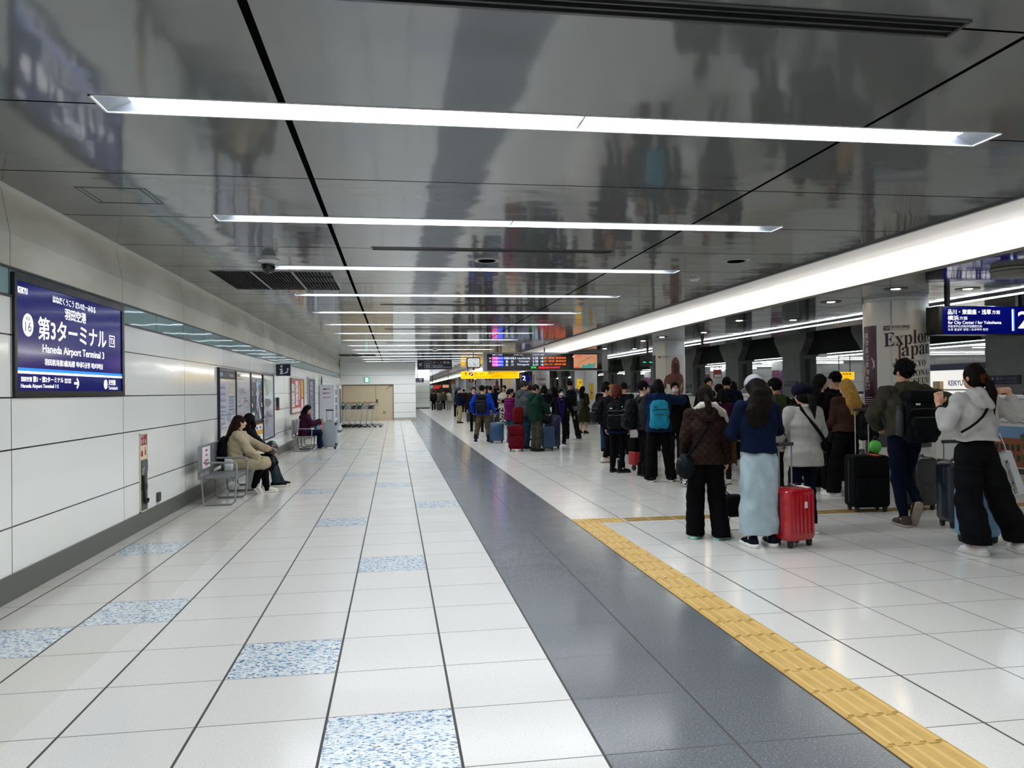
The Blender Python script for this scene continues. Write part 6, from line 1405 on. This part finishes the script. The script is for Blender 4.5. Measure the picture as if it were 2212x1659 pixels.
    suitcase('tall dark navy suitcase with a grey backpack leaning on it', 3.25, 16.3, -6, .42, .28, .88, '#0e1440', 'plain', .0, .35)
    o = thing('backpack', 'grey backpack set on the blue suitcases', 'backpack', (3.03, 16.0, .90)); MB().rbox(-.15,-.10,-.22,.15,.08,.28,.09,5,'y',edge=.05).build('pack_body', cloth('#2c2f34'), o, True); MB().rbox(-.11,-.15,-.18,.11,-.06,.06,.05,4,'y',edge=.03).build('pocket', cloth('#33363b'), o, True); MB().tube([(-.06,-.02,.27),(-.03,-.02,.33),(.03,-.02,.33),(.06,-.02,.27)],.010,6).build('top_loop', M_DK, o)
    p = Person('person striding towards the camera in black puffer jacket with purple scarf and white mask', 3.80, 17.7, 1.56, 176, head=(14,4), eyes=True, mask='#c6ccd6', top=dict(col='#141417', kind='puffer', hem=.82, loose=.06, open='#c9ccd4'), bot=dict(col='#0e0e11', knee=.07, hem=.06), shoe=('sneaker','#1d1d2c','#d8d8dc'), hair=('short','#0e0c0b'), footL=dict(x=-.04,y=.28), footR=dict(x=.08,y=-.34,z=.03,pitch=-.35), handL=(-.38,.06,.92), handR=(.34,.02,1.0))
    f = Field(); f.chain([p.tr(1.40,.11)+V3(-.07,0,0), p.tr(1.2,.17)+V3(-.05,0,0), p.tr(.98,.19)+V3(-.02,0,0), p.tr(.72,.17)], [.038,.042,.042,.04], .02); f.chain([p.tr(1.40,.11)+V3(.07,0,0), p.tr(1.2,.17)+V3(.04,0,0), p.tr(1.0,.19)+V3(.01,0,0)], [.038,.04,.04], .02); f.chain([p.tr(1.41,.1)+V3(-.07,0,0), p.tr(1.46,-.02)+V3(-.07,0,0), p.tr(1.46,-.07), p.tr(1.46,-.02)+V3(.07,0,0), p.tr(1.41,.1)+V3(.07,0,0)], [.03]*5, .02); vq('scarf', f.mesh(.012,.006), cloth('#2c1668', 'knit'), p.root)
    p = Person('tall person in grey jacket, back turned, with a black backpack and water bottle', 4.50, 19.6, 1.83, -4, 'm', head=(0,4), top=dict(col='#5f676a', hem=.84, loose=.05), bot=dict(col='#1a1d24', knee=.08, hem=.075), shoe=shoe('sneaker','#3a3a3e'), hair=('short','#1d1512'), footR=dict(x=.24,yaw=-.6))
    p.backpack('black backpack on the tall person in the grey jacket', '#11151c', .32, .19, .50, 1.2)
    o = p.carried('water_bottle', 'small clear bottle in the side pocket of that grey jacket backpack', 'bottle'); MB().lathe([(0,1.12),(.033,1.12),(.033,1.24),(.015,1.28),(.015,1.30),(0,1.30)],(.20,-.24,0)).build('bottle_body', mat('#9fc0c8', .2), o, True); MB().lathe([(.016,1.30),(.016,1.32),(0,1.32)],(.20,-.24,0)).build('cap', M_WHITE, o, True)
    p = Person('person in long olive green coat with long black hair and a tan backpack', 5.72, 22.9, 1.65, -40, head=(-10,6), top=dict(col='#3b3c22', hem=.42, loose=.05, flare=.085, kind='pleat', wr=.008, name='coat'), bot=None, shoe=('sneaker','#2a1712','#2a1712'), hair=('long','#0e0c0b',.26), handL=(-.1,.26,1.1), handR=(.1,.26,1.1))
    p.backpack('small tan backpack on the long olive coat', '#5d5540', .28, .16, .38, 1.10)
    Person('person in black coat with a white collar behind the dark green sweatshirt', 3.55, 18.9, 1.67, 4, top=dict(col='#101216', hem=.76, loose=.05, collar='#c9c5ba'), bot=dict(col=BLK), shoe=shoe(), hair=('bob','#0e0c0b'))
    Person('person with brown hair and dark grey coat behind the green sweatshirt', 3.22, 19.4, 1.69, -50, 'm', top=dict(col='#3a3d42', hem=.80), bot=dict(col=BLK), shoe=shoe(), hair=('short','#2a1c16'))
    Person('dark haired person between the black coat and the puffer jacket', 4.10, 20.2, 1.64, 20, top=dict(col='#15161a', hem=.80), bot=dict(col=BLK), shoe=shoe(), hair=('long','#0e0c0b',.3))
    p = Person('person in white quilted vest with black sleeves and patterned trousers', 3.43, 26.6, 1.74, 140, 'm', eyes=True, top=dict(col='#c9c5b9', kind='puffer', hem=.84, loose=.06, vest='#141416'), bot=dict(col='#8a8a88', kind='print', knee=.085, hem=.08), shoe=shoe('sneaker','#c9c7c2'), hair=('short','#17110f'), handL=(-.1,.28,1.1), handR=(.1,.28,1.1))
    suitcase('pink suitcase by the patterned trousers of the white vest', 3.55, 24.6, 0, .40, .26, .62, '#c9745f', 'rib', .0, .4)
    Person('person in navy coat behind the white vest, back turned', 3.0, 27.6, 1.72, 0, 'm', top=dict(col='#131a30', hem=.78, loose=.05), bot=dict(col=BLK), shoe=shoe(), hair=('short','#0e0c0b'))
    p = Person('person in black with a cream bag strap, facing the camera behind the bright blue jacket', 2.42, 24.6, 1.68, 170, eyes=True, top=dict(col='#141416', hem=.82, open='#c9bfa8'), bot=dict(col=BLK), shoe=shoe(), hair=('bob','#16110f'))
    Person('person in dark coat beside the cream strap, behind the bright blue jacket', 2.10, 25.4, 1.68, 165, 'm', eyes=True, top=dict(col='#1b1b1e', hem=.82), bot=dict(col=BLK), shoe=shoe(), hair=('short','#16110f'))
middle()
def far():
    p = Person('person in navy jacket, grey cap, mask and khaki trousers beside a tall suitcase', 2.20, 33.5, 1.71, -84, 'm', res=.016, head=(-4,2), mask='#d8dade', top=dict(col='#121c38', hem=.84, loose=.05), bot=dict(col='#a08f60', knee=.08, hem=.065), shoe=shoe('sneaker','#141416','#1c1c1e'), hair=('short','#3a3a44'), hat=('knit','#4b5068'), handL=(-.1,.34,.98), handR=(.1,.34,.98))
    suitcase('tall black suitcase with silver handle held by the person in khaki trousers', 2.78, 33.4, -4, .48, .30, .78, '#14191a', 'rib', .25, .4)
    rows = [(2.15,57.1,1.60,0,'#26272a',BLK,'short','person with black backpack and white shoes, leftmost of the distant crowd'),(2.62,59.5,1.58,-10,'#6a675f','#1a1a1d','short','distant person in pale top just right of the leftmost backpack'),(2.95,58.1,1.66,6,'#5b5347',BLK,'short','distant person in brown jacket and dark trousers, second from the left'),
        (3.40,58.4,1.60,-20,'#b9b4a4','#a9a390','short','distant person in cream clothes beside the brown jacket'),(3.55,52.0,1.64,0,'#16171b',BLK,'bob','dark dressed distant person right of the cream clothes'),(4.0,51.0,1.66,-30,'#3a1620',BLK,'short','distant person with a dark red top among black coats'),
        (4.35,48.5,1.62,10,'#121216',BLK,'bob','distant black coat, third right of the cream clothes'),(2.75,42.0,1.62,0,'#74706a',BLK,'long','distant person in grey sleeves with dark backpack left of the navy jacket'),(3.55,40.5,1.68,170,'#17181c',BLK,'short','distant person facing the camera right of the navy jacket'),
        (3.65,36.0,1.69,-40,'#101115',BLK,'short','dark coated person right of the tall black suitcase'),(4.05,36.6,1.70,40,'#15161a',BLK,'short','second dark coated person right of the tall black suitcase'),(4.55,38.0,1.65,0,'#15151a',BLK,'long','long haired dark coated person left of the bright blue jacket'),
        (4.35,33.0,1.66,-10,'#1b2a55',BLK,'short','person in blue top just behind the shoulder of the bright blue jacket'),(5.2,45.0,1.66,0,'#1a1b20',BLK,'bob','distant dark figure below the left end of the yellow sign'),(5.9,47.0,1.70,15,'#22242a',BLK,'short','distant dark figure below the middle of the yellow sign'),(6.4,44.0,1.64,-15,'#14151a',BLK,'long','distant dark figure below the right end of the yellow sign'),
        (5.3,34.0,1.66,10,'#191b22',BLK,'bob','dark figure behind the white vest, towards the tracks'),(5.1,29.5,1.68,-10,'#20242c',BLK,'short','dark figure between the white vest and the grey sweatshirt'),(5.9,31.0,1.64,0,'#131417',BLK,'long','dark figure behind the white collar')]
    for i, (x, y, H, fc, c, b, hr, lab) in enumerate(rows):
        p = Person(lab, x, y, H, fc, 'm' if hr == 'short' else 'f', res=.022, top=dict(col=c, hem=.82, loose=.05), bot=dict(col=b, knee=.075, hem=.068), shoe=shoe('sneaker','#c9c7c2' if i < 4 else '#1a1a1c'), hair=(hr,'#0f0d0c'))
        if i in (0, 7): p.backpack('black backpack of the %s' % ('leftmost distant person' if i == 0 else 'distant person in grey sleeves'), '#131416', .34, .20, .48, 1.14)
    suitcase('small dark suitcase between the two leftmost distant people', 2.55, 56.5, 0, .40, .26, .66, '#15171a', 'plain', .3, .5)
far()
def seated():
    st = .40
    p = Person('person in cream fleece coat sitting on the nearest bench, dark hair to the camera', -3.30, 8.66, 1.60, -86, res=.009, seat=st, lean=.09, head=(22,6), top=dict(col='#b9ab8e', kind='fleece', hem=.90, loose=.065, flare=.05, wr=.007), bot=dict(col='#101013', knee=.072, hem=.058, thigh=.095), shoe=('sneaker','#d6cfc4','#e0dace'), hair=('long','#1f120f',.26), handR=(.10,.42,.92-.40), handL=(-.02,.52,.98-.27), handdir={-1:(-.1,1,.1)}, palm={-1:(0,-.2,-1)}, footR=dict(x=.05,y=.30,z=.07,pitch=-.9), footL=dict(x=-.14,y=.46))
    f = Field(); f.chain([V3(.09,.0,.50), V3(.09,.41,.50)], [.135,.112], .03); f.chain([V3(-.09,.0,.50), V3(-.11,.43,.50)], [.135,.112], .03); vq('coat_skirt', f.mesh(.010,.006), cloth('#b9ab8e', 'fleece'), p.root)
    p.backpack('black backpack worn by the person in the cream fleece coat', '#121316', .32, .20, .46, 1.16, mark=None)
    p = Person('person in black coat with long black hair on the bench, beyond the cream fleece coat', -3.30, 9.50, 1.62, -84, res=.011, seat=st, lean=.10, head=(58,6), eyes=True, top=dict(col='#121215', hem=.86, loose=.055), bot=dict(col='#38454c', knee=.07, hem=.066, thigh=.09), shoe=('chunky','#141417','#cfc9ba'), hair=('side','#0e0c0b',.30), handR=(.08,.42,.58), handL=(-.08,.42,.58), footR=dict(x=.08,y=.50), footL=dict(x=-.10,y=.56))
    f = Field(); f.loft([(.30,0,.34,.24,.16),(.44,0,.30,.24,.22),(.56,0,.22,.20,.24)], .03); vq('coat_skirt', f.mesh(.012,.012,(20,20,20)), cloth('#101013'), p.root)
    o = p.carried('handbag', 'rounded black leather bag on the lap of the person in the black coat', 'bag'); f = Field(); f.ell((.04,.42,.68),(.21,.11,.13)); f.ell((.04,.40,.62),(.19,.10,.08)); f.half((0,0,-1),-.56); vq('bag_body', f.mesh(.010,.003), mat('#15161a', .35), o); MB().tube([(-.10,.36,.70),(.04,.30,.80),(.18,.36,.72)],.005,6).build('zip', M_GREYP, o); MB().lathe([(0,0),(.025,.003),(0,.006)],(.16,.50,.66),12,'y').build('badge', M_WHITE, o)
    o = thing('shopping_bag', 'white paper carrier bag standing under the bench by the black shoes', 'shopping bag', (-3.12, 9.15, 0)); MB().rbox(-.10,-.06,0,.10,.06,.30,.01,2,'z',edge=.004).build('bag_body', M_WHITE, o); MB().tube([(-.04,-.05,.30),(-.03,-.05,.37),(.03,-.05,.37),(.04,-.05,.30)],.004,5).build('bag_handle', M_WHITE, o)
    p = Person('person in maroon jacket and navy trousers sitting on the far bench, looking at a phone', -3.30, 17.78, 1.62, -82, res=.010, seat=st, lean=.12, head=(-6,22), eyes=True, mask=None, top=dict(col='#4a2239', kind='plain', hem=.84, loose=.06, hood=True), bot=dict(col='#15203a', knee=.078, hem=.07, thigh=.1), shoe=('sneaker','#8a8a86','#c9c9c4'), hair=('side','#0f0c0b',.26), handR=(.06,.42,.80), handL=(-.06,.42,.82), footR=dict(x=.10,y=.42), footL=dict(x=-.06,y=.46))
    W = p.W[1]; o = p.carried('phone', 'phone held up by the person in the maroon jacket', 'phone'); MB().rbox(-.035,W[1]+.09,W[2]+.02,.035,W[1]+.10,W[2]+.16,.008,3,'y').build('phone_body', mat('#c9b48a', .4), o)
    o = p.carried('handbag', 'pale blue and pink bag on the lap of the person in the maroon jacket', 'bag'); f = Field(); f.ell((.0,.36,.62),(.15,.09,.11)); vq('bag_body', f.mesh(.012,.005), cloth('#6f8fa0'), o); f = Field(); f.ell((-.02,.45,.64),(.09,.05,.09)); vq('pink_pouch', f.mesh(.012,.004), cloth('#c97a78'), o)
    suitcase('silver grey suitcase with raised handle in front of the far bench', -2.66, 18.02, -4, .42, .28, .76, '#8f989f', 'corner', .30, .35, tagc='#c98a3a')
seated()
